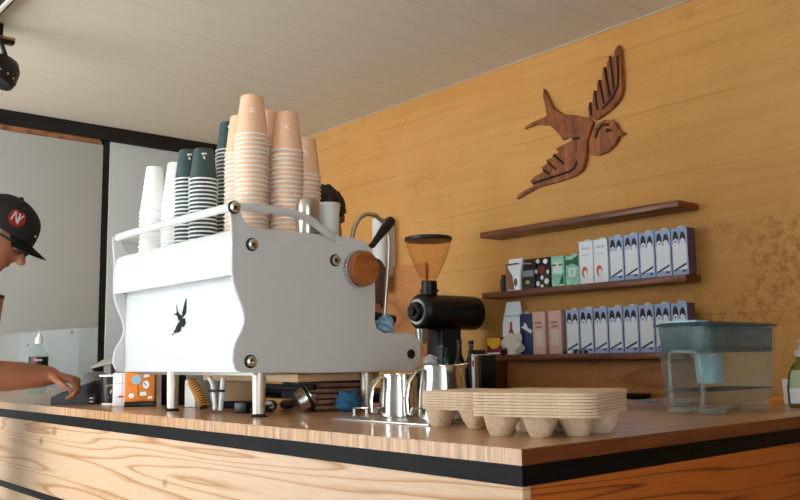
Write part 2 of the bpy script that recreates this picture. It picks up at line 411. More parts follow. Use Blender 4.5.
bc = thing('back_cabinet', 'black low cabinet along the ochre wall carrying the grinder and bottles', 'cabinet', (2.80, 2.2, -Z0))
MB().box(.03, .505, .01, 2.99, 0, .0595).build('plinth', BLACK, bc)
MB().box(0, .505, 0, 3.0, .06, Z0-.06).build('carcass', BLACKM, bc)
MB().box(-.01, .505, -.01, 3.0, Z0-.06, Z0-.03, .003).build('top', BLACKM, bc)
for k in range(4): MB().box(-.018, -.001, .02+k*.74, .72+k*.74, .09, Z0-.08, .003).build('door', BLACKM, bc)
bk = thing('wall_cubby', 'open wooden cubby boards under the lowest shelf beside the grinder', 'cubby', (3.165, 1.95, -.025))
MB().box(.128, .152, 0, 1.10, 0, .1425, .001).build('back_board', ORANGEW, bk)
MB().box(0, .127, 1.06, 1.09, 0, .1425, .001).build('side_board', SHELFW, bk)

# ---------------------------------------------------------------- wall shelves
for nm, zt, y0, y1, lab in (('upper', .775, 1.915, 3.055, 'empty walnut wall shelf, highest of the three under the wooden bird'),
                            ('middle', .468, 1.922, 3.09, 'walnut wall shelf carrying coffee bags and milk cartons, middle of the three'),
                            ('lower', .151, 1.925, 3.09, 'walnut wall shelf carrying pink boxes and purple cartons, lowest of the three')):
    x0 = 3.165 if nm == 'upper' else 3.205
    solo(MB().box(0, 3.319-x0, 0, y1-y0, -.028, 0, .002).build('wall_shelf', SHELFW), lab, 'shelf', (x0, y0, zt), 0, 'walnut wall shelves')
ZM, ZL = .4685, .1515

# ---------------------------------------------------------------- wooden bird on the wall
WING = [(2.439, 1.263), (2.446, 1.317), (2.43, 1.34), (2.419, 1.328), (2.416, 1.372), (2.399, 1.389), (2.387, 1.373), (2.389, 1.418), (2.371, 1.434), (2.36, 1.411), (2.357, 1.466), (2.338, 1.487), (2.327, 1.458), (2.327, 1.503), (2.305, 1.532), (2.29, 1.514), (2.279, 1.554), (2.259, 1.571), (2.25, 1.537), (2.248, 1.495), (2.246, 1.433), (2.246, 1.364), (2.263, 1.317), (2.304, 1.284), (2.356, 1.261), (2.398, 1.245)]
HEAD = [(2.448, 1.089), (2.449, 1.151), (2.425, 1.198), (2.395, 1.223), (2.357, 1.236), (2.314, 1.226), (2.289, 1.2), (2.281, 1.171), (2.243, 1.146), (2.282, 1.14), (2.304, 1.107), (2.346, 1.081), (2.397, 1.074)]
BODY = [(2.712, 1.477), (2.684, 1.42), (2.653, 1.36), (2.598, 1.317), (2.512, 1.292), (2.449, 1.265), (2.42, 1.24), (2.437, 1.2), (2.458, 1.151), (2.464, 1.1), (2.474, 1.058), (2.494, 1.019), (2.537, 1.0), (2.625, .989), (2.762, .984), (2.834, .968), (2.912, .943), (2.907, .961), (2.857, .981), (2.797, .993), (2.82, 1.021), (2.783, 1.043), (2.724, 1.056), (2.746, 1.078), (2.699, 1.092), (2.715, 1.109), (2.676, 1.115), (2.663, 1.131), (2.63, 1.133), (2.651, 1.155), (2.617, 1.163), (2.583, 1.169), (2.539, 1.181), (2.575, 1.196), (2.604, 1.191), (2.625, 1.223), (2.679, 1.28), (2.771, 1.306), (2.848, 1.298), (2.818, 1.316), (2.747, 1.326), (2.7, 1.331), (2.702, 1.378), (2.718, 1.437)]
GW = [(2.266, 1.52), (2.264, 1.437), (2.269, 1.378), (2.302, 1.326), (2.362, 1.290)]
GB = [(2.797, 1.006), (2.647, 1.018), (2.56, 1.026), (2.53, 1.045), (2.522, 1.07)]
GH = [(2.406, 1.158), (2.392, 1.195), (2.362, 1.213), (2.33, 1.206)]
feather_grooves = [[(2.43, 1.335), (2.425, 1.27)], [(2.400, 1.385), (2.39, 1.29)], [(2.372, 1.43), (2.35, 1.31)], [(2.34, 1.483), (2.315, 1.335)], [(2.306, 1.528), (2.292, 1.37)]]
by, bz = 2.58, 1.2
def shift(p): return [(a-by, b-bz) for a, b in p]
bird = thing('wall_bird', 'carved wooden swallow with spread wings fixed high on the ochre wall', 'wall decoration', (XW, by, bz))
def bird_part(name, poly, grooves, eye=False):
    m = MB().prism(shift(poly), -.026, -.002, 'x', .003)
    m.m(1)
    for g in grooves: m.tube([(-.0262, a, b) for a, b in shift(g)], .0065, 6, flat=(1, .3) if False else None)
    if eye:
        m.cyl((-.030, 2.338-by, 1.180-bz), (-.02, 2.338-by, 1.180-bz), .010); m.cyl((-.030, 2.322-by, 1.178-bz), (-.02, 2.322-by, 1.178-bz), .006)
    return m.build(name, [BIRDW, BIRDG], bird)
bird_part('raised_wing', WING, [GW]+feather_grooves)
bird_part('bird_head', HEAD, [GH], True)
bird_part('body', BODY, [GB, [(2.539, 1.181), (2.50, 1.178)], [(2.66, 1.125), (2.6, 1.07)], [(2.70, 1.098), (2.65, 1.05)], [(2.73, 1.062), (2.69, 1.035)]])

# ---------------------------------------------------------------- espresso machine
MX, MY = 1.08, 1.878           # front lower corner of the near side panel
EM = thing('espresso_machine', 'large white espresso machine with swallow emblem standing on the worktop', 'espresso machine', (MX, MY, 0))
prof = [(1.446, .474), (1.487, .466), (1.508, .448), (1.517, .428), (1.520, .366), (1.521, .300), (1.518, .248), (1.524, .225), (1.550, .213), (1.640, .213), (1.668, .208), (1.685, .190), (1.688, .159), (1.682, .122), (1.660, .105), (1.400, .106), (1.096, .112), (1.079, .120), (1.070, .140), (1.072, .168), (1.080, .190), (1.092, .209), (1.100, .228), (1.102, .245), (1.099, .262), (1.092, .282), (1.080, .308), (1.071, .332), (1.066, .362), (1.066, .401), (1.066, .440), (1.0635, .48), (1.060, .505), (1.0585, .522), (1.062, .532), (1.070, .536), (1.080, .534), (1.086, .526), (1.090, .510), (1.098, .493), (1.112, .481), (1.132, .4745)]
pf = [(a-MX, b) for a, b in prof]
ML = .728
for nm, y in (('side_panel', 0.), ('side_panel', ML)):
    MB().prism(pf, y, y+.010, 'y', .002).build(nm, WHITE, EM)
# lower front panel follows the S, recessed; upper hood stands proud with a lip
front = [(a-MX, b) for a, b in prof[17:]]
low = [p for p in front if p[1] <= .36]
def skin_strip(path, y0, y1, off, th):
    def nrm(i):
        a = Vector(path[max(i-1, 0)]); b = Vector(path[min(i+1, len(path)-1)]); d = (b-a).normalized(); return Vector((d.y, -d.x))*-1
    m = MB(); A = []; B = []
    for i, p in enumerate(path):
        n = nrm(i); A.append((p[0]+off, p[1])); B.append((p[0]+off+th, p[1]))
    return m.prism(A+B[::-1], y0, y1, 'y')
MB().box(.0255, .0305, .0105, ML-.0005, .113, .36, .0008).build('front_panel', WHITE, EM)
hood = [(-.011, .353), (-.0125, .39), (-.0120, .43), (-.009, .455), (-.001, .468), (.012, .4725)]
m = MB().prism([(a, b) for a, b in hood]+[(.030, .466), (.030, .358), (.0, .3525)], .0102, ML-.0002, 'y')
m.build('hood', WHITE, EM)
MB().box(.032, .40, .012, ML-.002, .113, .452).box(.40, .43, .012, ML-.002, .22, .452).build('housing', WHITE2, EM)
MB().box(.031, .395, .011, ML-.001, .4525, .458, .001).build('cup_deck', STEEL, EM)
MB().box(.39, .595, .012, ML-.002, .115, .2, .004).build('drip_tray', STEEL, EM)
MB().box(.06, .5, .02, ML-.02, .104, .1125).build('underside', STEEL, EM)
MB().box(.22, .50, .06, ML-.14, .082, .1035, .003).build('drain_pan', BEIGE, EM)  # steel pan; the beige paints in the wood it would reflect
# group heads on the working side
for y in (.22, .55):
    g = MB().cyl((.43, y, .36), (.52, y, .36), .045, seg=24, bev=.004).cyl((.515, y, .30), (.515, y, .40), .036, seg=24, bev=.004).build('group_head', CHROME, EM)
    MB().cyl((.515, y, .262), (.515, y, .30), .034, seg=24, bev=.003).tube([(.545, y, .28), (.62, y, .275), (.69, y, .262)], [.011, .013, .016], 12).build('portafilter', [BLACK], g)
# cup rail: flat white bar, round the front and both ends
def rail_pts():
    z = .526
    P = [(.30, -.004, .468), (.272, -.004, .478), (.246, -.004, .494), (.222, -.004, .508), (.19, -.004, .518), (.15, -.004, .523), (.08, -.004, .526), (.01, -.002, .524), (-.006, .004, .523), (-.012, .018, .524)]
    Q = [(a, ML+.010-b, c+.004) for a, b, c in P[::-1]]
    return P + [(-.012, .2, z), (-.012, .4, z+.002), (-.012, .6, z+.004)] + Q
MB().tube(rail_pts(), .0115, 12, flat=(.6, 1.0)).build('cup_rail', WHITE, EM)
def bolt(x, z, y=0., r=.0135):
    m = MB().cyl((x, y+.001, z), (x, y-.004, z), r*1.25, seg=24); m.m(1)
    m.lathe([(r, 0), (r, .006), (r*.8, .011), (r*.35, .0135)], 24, M=Matrix.Translation((x, y-.004, z)) @ Matrix.Rotation(PI/2, 4, 'X'))
    return m
for x, z in ((1.121, .431), (1.380, .407), (1.119, .139)):
    bolt(x-MX, z).build('bolt', [BLACK, CHROME], EM)
bolt(1.067-MX, .520, -.004, .0135).build('rail_bolt', [BLACK, CHROME], EM)
MB().cyl((1.648-MX, .001, .153), (1.648-MX, -.006, .153), .0135, seg=24, bev=.002).build('plug', BLACK, EM)
# steam knob: steel dish with a wooden disc
kx, kz = 1.452-MX, .386
Mk = Matrix.Translation((kx, 0, kz)) @ Matrix.Rotation(PI/2, 4, 'X')
kn = MB().lathe([(.040, 0), (.0465, .003), (.0515, .010), (.0520, .022), (.0500, .026), (.030, .026)], 36, M=Mk).build('steam_knob', CHROME, EM)
MB().lathe([(.0460, .0262), (.0470, .030), (.0470, .044), (.0445, .047), (.006, .047)], 36, M=Mk).build('knob_disc', KNOBW, kn)
# lever and steam wand at the working end
lv = MB().tube([(.44, .055, .44), (.46, .058, .455), (.474, .06, .468)], .007, 10).build('lever', BLACK, EM)
MB().tube([(.478, .06, .466), (.50, .062, .490), (.53, .066, .520), (.555, .069, .545), (.562, .07, .552)], [.0085, .0105, .0145, .0165, .013], 14).build('lever_grip', BLACK, lv)
wand = [(.40, .06, .45), (.405, .06, .485), (.415, .06, .518), (.435, .062, .545), (.462, .064, .560), (.495, .066, .560), (.525, .068, .545), (.545, .07, .52), (.551, .07, .48), (.545, .07, .40), (.535, .07, .32), (.528, .07, .235)]
MB().tube(wand, .0065, 12).build('steam_wand', STEEL, EM)
# feet
for x, y in ((1.165, 1.912), (1.150, 2.363), (1.512, 1.912), (1.50, 2.56)):
    lg = MB().cyl((x-MX, y-MY, .008), (x-MX, y-MY, .113), .0155, .0175, 24).cyl((x-MX, y-MY, .045), (x-MX, y-MY, .048), .0168, seg=24).build('leg', LEGM, EM)
    MB().lathe([(.020, 0), (.020, .003), (.016, .006)], 24, c=(x-MX, y-MY, 0)).build('foot', [RUBBER], lg)
# emblem: the same swallow, small, dark green
sx = .102/.63
def mini(poly): return [(a*sx, b*sx) for a, b in shift(poly)]
em = MB()
for poly in (WING, HEAD, BODY): em.prism(mini(poly), -.0008, .0008, 'x')
e = em.build('emblem', mat('emblem_green', (10, 28, 26), .6, spec=.2), EM, (.0138, 2.238-MY, .256))
e.rotation_euler = (math.radians(0), 0, 0); e.location.x = .0252; e.scale = (1, .8, 1)

# blue cloth wrapped on the wand tip
def rag(name, m_, w, d, h, seed, folds=5, amp=.25):
    mb = MB(); t = bmesh.new(); bmesh.ops.create_icosphere(t, subdivisions=4, radius=1)
    for v in t.verts:
        n = noise.noise(v.co*1.7+Vector((seed, 0, 0)))*amp + .12*math.sin(v.co.z*folds*2+v.co.x*folds+seed) + .06*noise.noise(v.co*6+Vector((0, seed, 0)))
        c = v.co*(1+n); v.co = Vector((c.x*w, c.y*d, max(c.z, -.8)*h))
    mn = min(v.co.z for v in t.verts)
    for v in t.verts: v.co.z -= mn
    mb._merge(t); return mb.build(name, m_, ang=180)
o = rag('blue_wand_cloth', BLUEC, .026, .026, .030, 3.3)
solo(o, 'pale blue cloth wrapped round the end of the steam wand', 'cloth', (MX+.530, MY+.068, .2145))

# ---------------------------------------------------------------- paper cups
def cup_mesh(name, h, rr, rb, m_, parent=None):
    mb = MB(); mb.lathe([(rr-.0010, .0040), (rb, h-.001), (rb-.0015, h), (rb-.003, h-.001), (rb-.004, h-.006), (.004, h-.006)], 26, cap0=False)
    mb.m(1); mb.lathe([(rr-.0012, .0048), (rr+.0012, .0046), (rr+.0026, .0028), (rr+.0012, .0008), (rr-.0004, 0), (rr-.0016, .001), (rr-.0012, .0048)], 26, cap0=False, cap1=False)
    return mb.build(name, [m_, PAPER], parent)
def wrap_marks(parent, polys, rz, r0, slope, m_, name='printed_mark'):
    """flat polygons (u across, v up) laid round the cone of a cup"""
    mb = MB(); t = bmesh.new()
    for poly in polys:
        vs = []
        for u, v in poly:
            r = r0+slope*v+.0006; a = rz+u/r; vs.append(t.verts.new((r*math.cos(a), r*math.sin(a), v)))
        t.faces.new(vs)
    ex = bmesh.ops.extrude_face_region(t, geom=t.faces[:])
    for v in [g for g in ex['geom'] if isinstance(g, bmesh.types.BMVert)]:
        l = math.hypot(v.co.x, v.co.y); v.co.x *= (l-.0005)/l; v.co.y *= (l-.0005)/l
    bmesh.ops.recalc_face_normals(t, faces=t.faces[:]); mb._merge(t)
    return mb.build(name, m_, parent)
def stroke(x0, y0, x1, y1, w=.0016):
    d = Vector((x1-x0, y1-y0)).normalized(); n = Vector((-d.y, d.x))*w
    return [(x0+n.x, y0+n.y), (x0-n.x, y0-n.y), (x1-n.x, y1-n.y), (x1+n.x, y1+n.y)]
KMARK = [stroke(-.006, .060, -.005, .076), stroke(-.005, .068, .006, .077), stroke(-.005, .068, .007, .062)]
GMARK = [[(-.010, .072), (-.004, .072), (-.004, .078), (-.010, .078)], [(-.003, .074), (.004, .074), (.004, .078), (-.003, .078)], [(-.006, .060), (.0, .060), (.0, .064), (-.006, .064)], stroke(-.007, .066, -.001, .068, .001)]
protos = {}
def cup_stack(x, y, n, kind, desc, group):
    spec = {'peach': (.116, .0455, .0315, PEACH, .0128), 'green': (.094, .0405, .0285, GREENP, .0118), 'white': (.150, .0450, .0268, PAPER, .0135)}[kind]
    h, rr, rb, m_, p = spec
    zb = .4582
    if kind == 'white' and 'white' not in protos: pass
    for i in range(n):
        z = zb+i*p
        if kind not in protos:
            o = cup_mesh('paper_cup', h, rr, rb, m_); protos[kind] = o
        else:
            o = protos[kind].copy(); COL.objects.link(o)
        k = n-1-i
        lab = '%s paper cup, %s of the %s' % (kind, 'top one' if k == 0 else ORD[k]+' from the top', desc)
        jx, jy = random.uniform(-.0001, .0001), random.uniform(-.0001, .0001)
        solo(o, lab, 'paper cup', (x+jx, y+jy, z), 0, group)
        if k == 0 and kind in ('peach', 'green'):
            a = facing(x, y) + (.15 if kind == 'green' else .05)
            wrap_marks(o, KMARK if kind == 'peach' else GMARK, a, rr, (rb-rr)/h, PEACHMARK)
# x, y, count, kind, description
H_ = .4582
stacks = [
 (1.216, 2.030, 'peach', .873, 'tallest peach stack', 'peach cups in the tallest stack'),
 (1.246, 2.150, 'peach', .848, 'peach stack left of the tallest', 'peach cups in the stack left of the tallest'),
 (1.300, 2.000, 'peach', .827, 'peach stack right of the tallest', 'peach cups in the stack right of the tallest'),
 (1.365, 2.205, 'peach', .90, 'peach stack half hidden behind the tallest', 'peach cups in the half hidden stack'),
 (1.425, 2.085, 'peach', .795, 'short peach stack behind the steel shaker', 'peach cups in the short stack'),
 (1.188, 2.360, 'green', .780, 'leftmost green stack', 'green cups in the leftmost stack'),
 (1.172, 2.235, 'green', .750, 'front green stack', 'green cups in the front stack'),
 (1.320, 2.350, 'green', .880, 'tall rear green stack', 'green cups in the rear stack'),
 (1.172, 2.545, 'white', .755, 'leftmost white stack', 'white cups in the leftmost stack'),
 (1.195, 2.470, 'white', .762, 'white stack beside the green cups', 'white cups in the stack beside the green'),
]
# keep neighbouring stacks clear of one another
P = [[s[0], s[1], {'peach': .0485, 'green': .0435, 'white': .0475}[s[2]]] for s in stacks]
for it in range(200):
    for i in range(len(P)):
        for j in range(i):
            dx, dy = P[i][0]-P[j][0], P[i][1]-P[j][1]; d = math.hypot(dx, dy); need = P[i][2]+P[j][2]+.002
            if d < need:
                k = (need-d)/2/d; P[i][0] += dx*k; P[i][1] += dy*k; P[j][0] -= dx*k; P[j][1] -= dy*k
for p, s in zip(P, stacks):
    h, st = {'peach': (.116, .0128), 'green': (.094, .0118), 'white': (.150, .0135)}[s[2]]
    n = max(1, round((s[3]-H_-h)/st)+1)
    cup_stack(p[0], p[1], n, s[2], s[4], s[5])

# steel shaker and white canister on the deck
t = thing('steel_shaker', 'brushed steel shaker standing by the cup rail beside the white canister', 'shaker', (1.325, 1.928, .4582))
MB().lathe([(.026, 0), (.0285, .004), (.0305, .085), (.0305, .088)], 28).build('body', STEEL, t)
MB().lathe([(.0315, .088), (.0315, .112), (.029, .116), (.010, .118)], 28).build('lid', STEEL, t)
t = thing('white_canister', 'white plastic canister with ridged lid, right of the steel shaker', 'canister', (1.412, 1.948, .4582))
MB().lathe([(.026, 0), (.0275, .003), (.0295, .098)], 28).build('body', WHITE2, t)
MB().lathe([(.031, .098), (.031, .111), (.0325, .112), (.0325, .116), (.030, .119), (.006, .120)], 28).build('lid', WHITE2, t)

# ---------------------------------------------------------------- under the machine
mb = MB(); pts = []
for i in range(61):
    u = i/60; pts.append((1.176+.010*u, 2.222+.095*u**1.2, .0165+.071*u))
mb.tube(pts, .0120, 16); mb.m(1)
for i in range(2, 59, 5): mb.tube(pts[i-1:i+2], [.0128, .0150, .0128], 16)
mb.build('ribbed_hose', [mat('hose_groove', (84, 48, 18), .6), HOSEY])
solo(bpy.data.objects['ribbed_hose'], 'amber ribbed drain hose rising from the worktop under the machine', 'hose', (0, 0, -.003))
for k, (x, y, lab) in enumerate(((1.185, 2.172, 'pale hose curving under the machine right beside the amber ribbed hose'), (1.187, 2.146, 'straight pale hose under the machine, second from the amber ribbed hose'))):
    pp = [(x, y, .008)]+[(x+.001*i, y+(.004 if k == 0 else 0)*i+(.045 if k == 0 else .0)*max(0, (i-5)/3)**2, .008+.0125*i) for i in range(1, 8)]
    solo(MB().tube(pp, .007, 12).build('pale_hose', HOSEW), lab, 'hose', (0, 0, -.001), 0, 'pale hoses under the machine')
solo(MB().tube([(1.197, 2.150-.004, .06), (1.197, 2.185, .06), (1.177, 2.195, .06), (1.176, 2.140, .06), (1.19, 2.133, .06)], .0035, 8, closed=True).build('hose_tie', RUBBER), 'black tie binding the two pale hoses together', 'tie', (0, 0, 0))
pk = thing('knock_box', 'beige box on dark feet behind the pale hoses under the machine', 'box', (1.335, 2.335, 0), facing(1.335, 2.335))
MB().box(-.035, .030, -.045, .075, .022, .080, .003).build('body', [BEIGE], pk)
MB().box(-.035, .031, -.068, -.0455, .022, .080, .003).build('end_plate', [WHITE2], pk)
MB().box(-.03, .024, -.062, .07, 0, .0215).build('base', RUBBER, pk)
o = MB().box(-.05, .05, -.03, .03, 0, .085, .006).build('white_box', WHITE2)
solo(o, 'white box behind the left machine leg and the amber hose', 'box', (1.32, 2.50, 0), .1)
o = MB().tube([(1.40, 2.00, .066), (1.37, 2.08, .062), (1.35, 2.15, .066), (1.355, 2.215, .066)], .009, 10).build('dark_hose', RUBBER)
solo(o, 'dark hose running under the machine between the beige box and the brown cloths', 'hose', (0, 0, .0))
for k in range(5):
    th = .0155
    mb = MB(); t = bmesh.new(); bmesh.ops.create_cube(t, size=1); bmesh.ops.subdivide_edges(t, edges=t.edges[:], cuts=7, use_grid_fill=True)
    for v in t.verts:
        x, y, z = v.co; e_ = max(abs(x), abs(y))*2; zz = z*(1-.35*max(0, e_-.7)/.3)
        v.co = Vector((x*.15+.002*math.sin(9*y+k), y*.21+.002*math.sin(8*x+2*k), 0.0075+zz*.0149))
    mb._merge(t); o = mb.build('folded_cloth', BROWNC, ang=60)
    solo(o, 'dark brown folded cloth, %s of the pile under the machine' % ('top' if k == 4 else 'lowest' if k == 0 else ('2nd', '3rd', '4th')[k-1]+' from the bottom'), 'cloth', (1.515, 2.085, .0002+k*th), -.35+.05*(k % 2), 'folded cloths under the machine')
# portafilter lying on its side
t = thing('loose_portafilter', 'steel portafilter basket with black handle lying under the machine', 'portafilter', (1.352, 1.985, 0), -.45)
Mr = Matrix.Translation((0, 0, .0345)) @ Matrix.Rotation(math.radians(62), 4, 'Y')
MB().lathe([(.020, -.02), (.028, -.018), (.032, .0), (.034, .014), (.034, .018), (.031, .018), (.029, .0), (.022, -.014), (.003, -.015)], 28, M=Mr).build('basket', CHROME, t)
MB().lathe([(.0345, .006), (.0365, .008), (.0365, .014), (.0345, .016)], 28, M=Mr).build('rim', BLACK, t)
MB().tube([(-.02, .025, .026), (-.025, .06, .02), (-.03, .11, .016), (-.035, .165, .014)], [.008, .011, .013, .012], 12).build('handle', BLACK, t)
t = thing('tamper_set', 'dark handled steel tools lying beside the near machine leg', 'tool', (1.258, 2.045, 0), .6)
MB().tube([(-.06, 0, .011), (-.02, .004, .013), (.04, .0, .011)], [.010, .012, .009], 12).build('handle', BLACK, t)
MB().cyl((.041, 0, .016), (.062, 0, .016), .016, seg=20, bev=.002).box(.0, .05, .014, .034, 0, .007, .002).build('steel_head', CHROME, t)
solo(MB().box(-.055, .055, -.02, .02, 0, .030, .006).build('black_scale', BLACK), 'low black scale behind the near machine leg', 'scale', (1.262, 2.115, 0), .5)
o = rag('blue_rag', BLUED, .036, .030, .032, 9.1)
solo(o, 'deep blue rag bunched up beside the right machine leg', 'cloth', (1.442, 1.902, 0))
solo(MB().cyl((-.015, 0, .008), (.015, 0, .008), .008, seg=14, bev=.002).build('red_cap', RED), 'small red cap lying under the right end of the machine', 'cap', (1.455, 1.835, 0), -.7)
solo(MB().box(-.022, .022, -.006, .006, .012, .017, .001).box(-.022, -.016, -.006, .006, 0, .012).box(.010, .016, -.006, .006, 0, .012).build('steel_clip', CHROME), 'small steel bracket beside the red cap', 'bracket', (1.402, 1.795, 0), -.7)
for k, (bx, by_, lab) in enumerate(((1.60, 2.28, 'amber glass bottle behind the brown cloths under the machine'),)):
    pass

# ---------------------------------------------------------------- milk pitchers on a steel mat
mt = MB().box(-.09, .09, -.165, .165, 0, .004, .0015)
solo(mt.build('steel_mat', STEEL), 'thin steel mat under the two milk pitchers', 'mat', (1.315, 1.515, 0), .02)
def pitcher(x, y, r, h, ha, lab):
    t = thing('milk_pitcher', lab, 'pitcher', (x, y, .0042), 0, 'milk pitchers on the steel mat')
    def ring(rad, z, sp=0.):
        out = []
        for k in range(36):
            a = 2*PI*k/36; s = sp*max(0, math.cos(a-(ha+PI)))**14
            out.append(((rad+s)*math.cos(a), (rad+s)*math.sin(a), z+s*.3))
        return out
    rings = [ring(r*.93, 0), ring(r, .004), ring(r*1.0, h*.25), ring(r*.97, h*.5), ring(r*.90, h*.75), ring(r*.87, h*.9, r*.1), ring(r*.90, h, r*.3), ring(r*.88, h, r*.3), ring(r*.85, h*.9, r*.08), ring(r*.95, h*.4), ring(r*.9, .004)]
    MB().loft(rings).build('body', CHROME, t)
    c, s = math.cos(ha), math.sin(ha)
    pr = [(r*.86, h*.93), (r*1.15, h*.90), (r*1.48, h*.70), (r*1.58, h*.40), (r*1.55, h*.14), (r*1.40, h*.10), (r*1.28, h*.22), (r*1.05, h*.22)]
    MB().tube([(a*c, a*s, z) for a, z in pr], .007, 12, flat=(1.7, .4)).build('handle', CHROME, t)
pitcher(1.345, 1.578, .0470, .100, 2.9, 'polished steel milk pitcher with handle, left one beside the machine')
pitcher(1.345, 1.425, .0555, .120, 2.75, 'taller steel milk pitcher between the small pitcher and the cup trays')

# ---------------------------------------------------------------- pulp cup trays
def rrect(hx, hy, r, n=6):
    out = []
    for cx, cy, a0 in ((hx-r, hy-r, 0), (-hx+r, hy-r, PI/2), (-hx+r, -hy+r, PI), (hx-r, -hy+r, 1.5*PI)):
        for k in range(n+1):
            a = a0+PI/2*k/n; out.append((cx+r*math.cos(a), cy+r*math.sin(a)))
    return out
def tray_rim(hw, r):
    """shallow upside-down pan: skirt wall and top with four cup wells sunk in it"""
    mb = MB()
    A = rrect(hw, hw, r); B = rrect(hw-.004, hw-.004, r-.003); C = rrect(hw-.009, hw-.009, r-.006)
    zt = .0
    t = bmesh.new(); rings = []
    for poly, z in ((A, .0), (A, .0036), (B, .0046), (C, .0042), (C, .001), (A, .0)):
        pass
    mb.loft([[(x, y, 0) for x, y in A], [(x*1.004, y*1.004, .0012) for x, y in A], [(x, y, .0040) for x, y in A], [(x, y, .0052) for x, y in B]])
    return mb
def build_tray(feet, parent, hw, r):
    tray_rim(hw, r).build('rim', KRAFT, parent)
    if feet:
        for px_, py_ in ([(-.63, .63), (-.59, -.02), (-.31, -.52), (.33, -.72), (.62, .02), (.31, .55)] if hw > .1 else [(-.6, -.6), (.6, -.6), (.6, .6), (-.6, .6)]):
            R = []
            for z, s, q in ((0.0005, .0300, .95), (-.006, .0285, .96), (-.022, .0225, .99), (-.034, .0175, 1.0), (-.0362, .0160, 1.0)):
                R.append([(px_*hw*q+x, py_*hw*q+y, z) for x, y in rrect(s*1.05, s*1.05, s*.75, 5)])
            MB().loft(R).build('cup_well', KRAFT, parent)
        MB().lathe([(.030, .0), (.026, -.012), (.018, -.024), (.0165, -.026)], 20).build('centre_well', KRAFT, parent)
def tray_stack(cx, cy, rz, n, hw, name, grp):
    zb = .0364
    first = None
    for i in range(n):
        k = n-1-i
        lab = 'kraft pulp cup tray, %s of the %s' % ('top one' if k == 0 else ('bottom one' if i == 0 else ORD[k]+' from top'), name)
        if i == 0:
            t = thing('cup_tray', lab, 'cup tray', (cx, cy, zb), rz, grp); build_tray(True, t, hw, .028)
        elif i == 1:
            t = thing('cup_tray', lab, 'cup tray', (cx, cy, zb+i*.0053), rz, grp); build_tray(False, t, hw, .028); first = t
            if True:
                pass
        else:
            t = copy_tree(first); tag(t, lab)
            t.location = (cx+random.uniform(-.0012, .0012), cy+random.uniform(-.0012, .0012), Z0+zb+i*.0053); t.rotation_euler = (0, 0, rz+random.uniform(-.012, .012))
tray_stack(1.260, 1.045, math.radians(20), 8, .115, 'right stack near the counter corner', 'pulp trays in the right stack')
tray_stack(1.303, 1.285, math.radians(3), 7, .085, 'left stack beside the pitchers', 'pulp trays in the left stack')

# ---------------------------------------------------------------- water filter jug
JX, JY = 1.855, 1.045
jug = thing('water_filter_jug', 'large clear water filter tank with smoked upper half on the worktop', 'water filter', (JX+.155, JY+.085, 0))
def jr(z, hx, hy, r): return [(x, y, z) for x, y in rrect(hx, hy, r, 6)]
def js(z, k=0.): return jr(z, .147+.075*z+k, .066+.075*z+k, .026+k*.5)
MB().loft([js(.016, -.004), js(.028), js(.09), js(.150), js(.206), js(.2062, -.005), js(.15, -.005), js(.03, -.005), js(.021, -.008)]).build('tank', JUGC, jug)
MB().loft([js(.0215, -.009), js(.03, -.006), js(.142, -.006)]).build('tank_water', WATER, jug)
MB().loft([js(.143, -.006), js(.205, -.006), js(.205, -.010), js(.149, -.012)]).build('funnel', JUGF, jug)
MB().loft([js(.2072, .003), js(.2105, .004), js(.2125, .002), js(.2072, -.003)]).build('rim', JUGF, jug)
MB().loft([js(.2127, -.008), js(.2155, -.010)]).build('lid', JUGF, jug)
MB().loft([js(.1505, .0012), js(.1525, .002), js(.1525, .0003), js(.1505, .0002)]).build('fill_line', JUGF, jug)
MB().loft([js(.054, .0006), js(.0562, .0008), js(.0562, .0002), js(.054, .0002)]).build('lower_seam', JUGF, jug)
MB().cyl((-.045, 0, .070), (-.045, 0, .141), .030, .034, 24).build('filter_cartridge', mat('filter_blue', (150, 178, 190), .5), jug)
MB().box(-.150, -.100, -.035, .045, .2157, .2205, .002).build('lid_flap', SKYB, jug)
bub = MB()
for k in range(110):
    side_ = random.random() < .65
    z_ = .141-abs(random.gauss(0, .007)); r_ = random.uniform(.0008, .0019); g_ = .147+.075*z_-.0075; h_ = .066+.075*z_-.0075
    if side_: bub.sphere((random.uniform(-.85, .9)*g_, -h_, z_), r_, 1)
    else: bub.sphere((-g_, random.uniform(-.7, .7)*h_, z_), r_, 1)
tag(bub.build('bubbles', JUGE, jug), kind='stuff')
# moulded frame of the tap recess on the front end
pth = [(-.151, .040, .020), (-.1535, .042, .08), (-.1585, .038, .14), (-.159, .030, .147), (-.159, -.030, .147), (-.1585, -.038, .14), (-.1535, -.042, .08), (-.151, -.040, .020)]
MB().tube(pth, .0042, 8).build('recess_frame', JUGE, jug)
for x in (-.112, .09):
    for y in (-.040, .040): MB().box(x-.03, x+.03, y-.022, y+.022, 0, .0155, .005).build('foot', JUGE, jug)

# soap bottle, white tub, blue cloth at the right end
sb = thing('soap_bottle', 'olive soap bottle with sage label at the right edge of the photo', 'soap bottle', (2.240, 1.030, 0), -2.45)
R = []
for z, a, b in ((0, .034, .019), (.004, .038, .022), (.05, .039, .023), (.085, .034, .021), (.108, .024, .016), (.120, .0125, .0125), (.130, .012, .012)):
    R.append([(b*math.cos(2*PI*k/28)*1., a*math.sin(2*PI*k/28), z) for k in range(28)])
MB().loft(R).build('bottle', SOAPG, sb)
R = []
for z, a, b in ((.012, .0385, .0228), (.05, .0395, .0236), (.084, .0348, .0218), (.096, .030, .0195)):
    R.append([(b*math.cos(t_), a*math.sin(t_), z) for t_ in [(-1.15+2.3*k/14) for k in range(15)]])
m = MB().loft(R, closed=False)
lab_ = m.build('label', [LABELG, CARDW], sb)
for p_ in lab_.data.polygons:
    if p_.center.z < .034: p_.material_index = 1
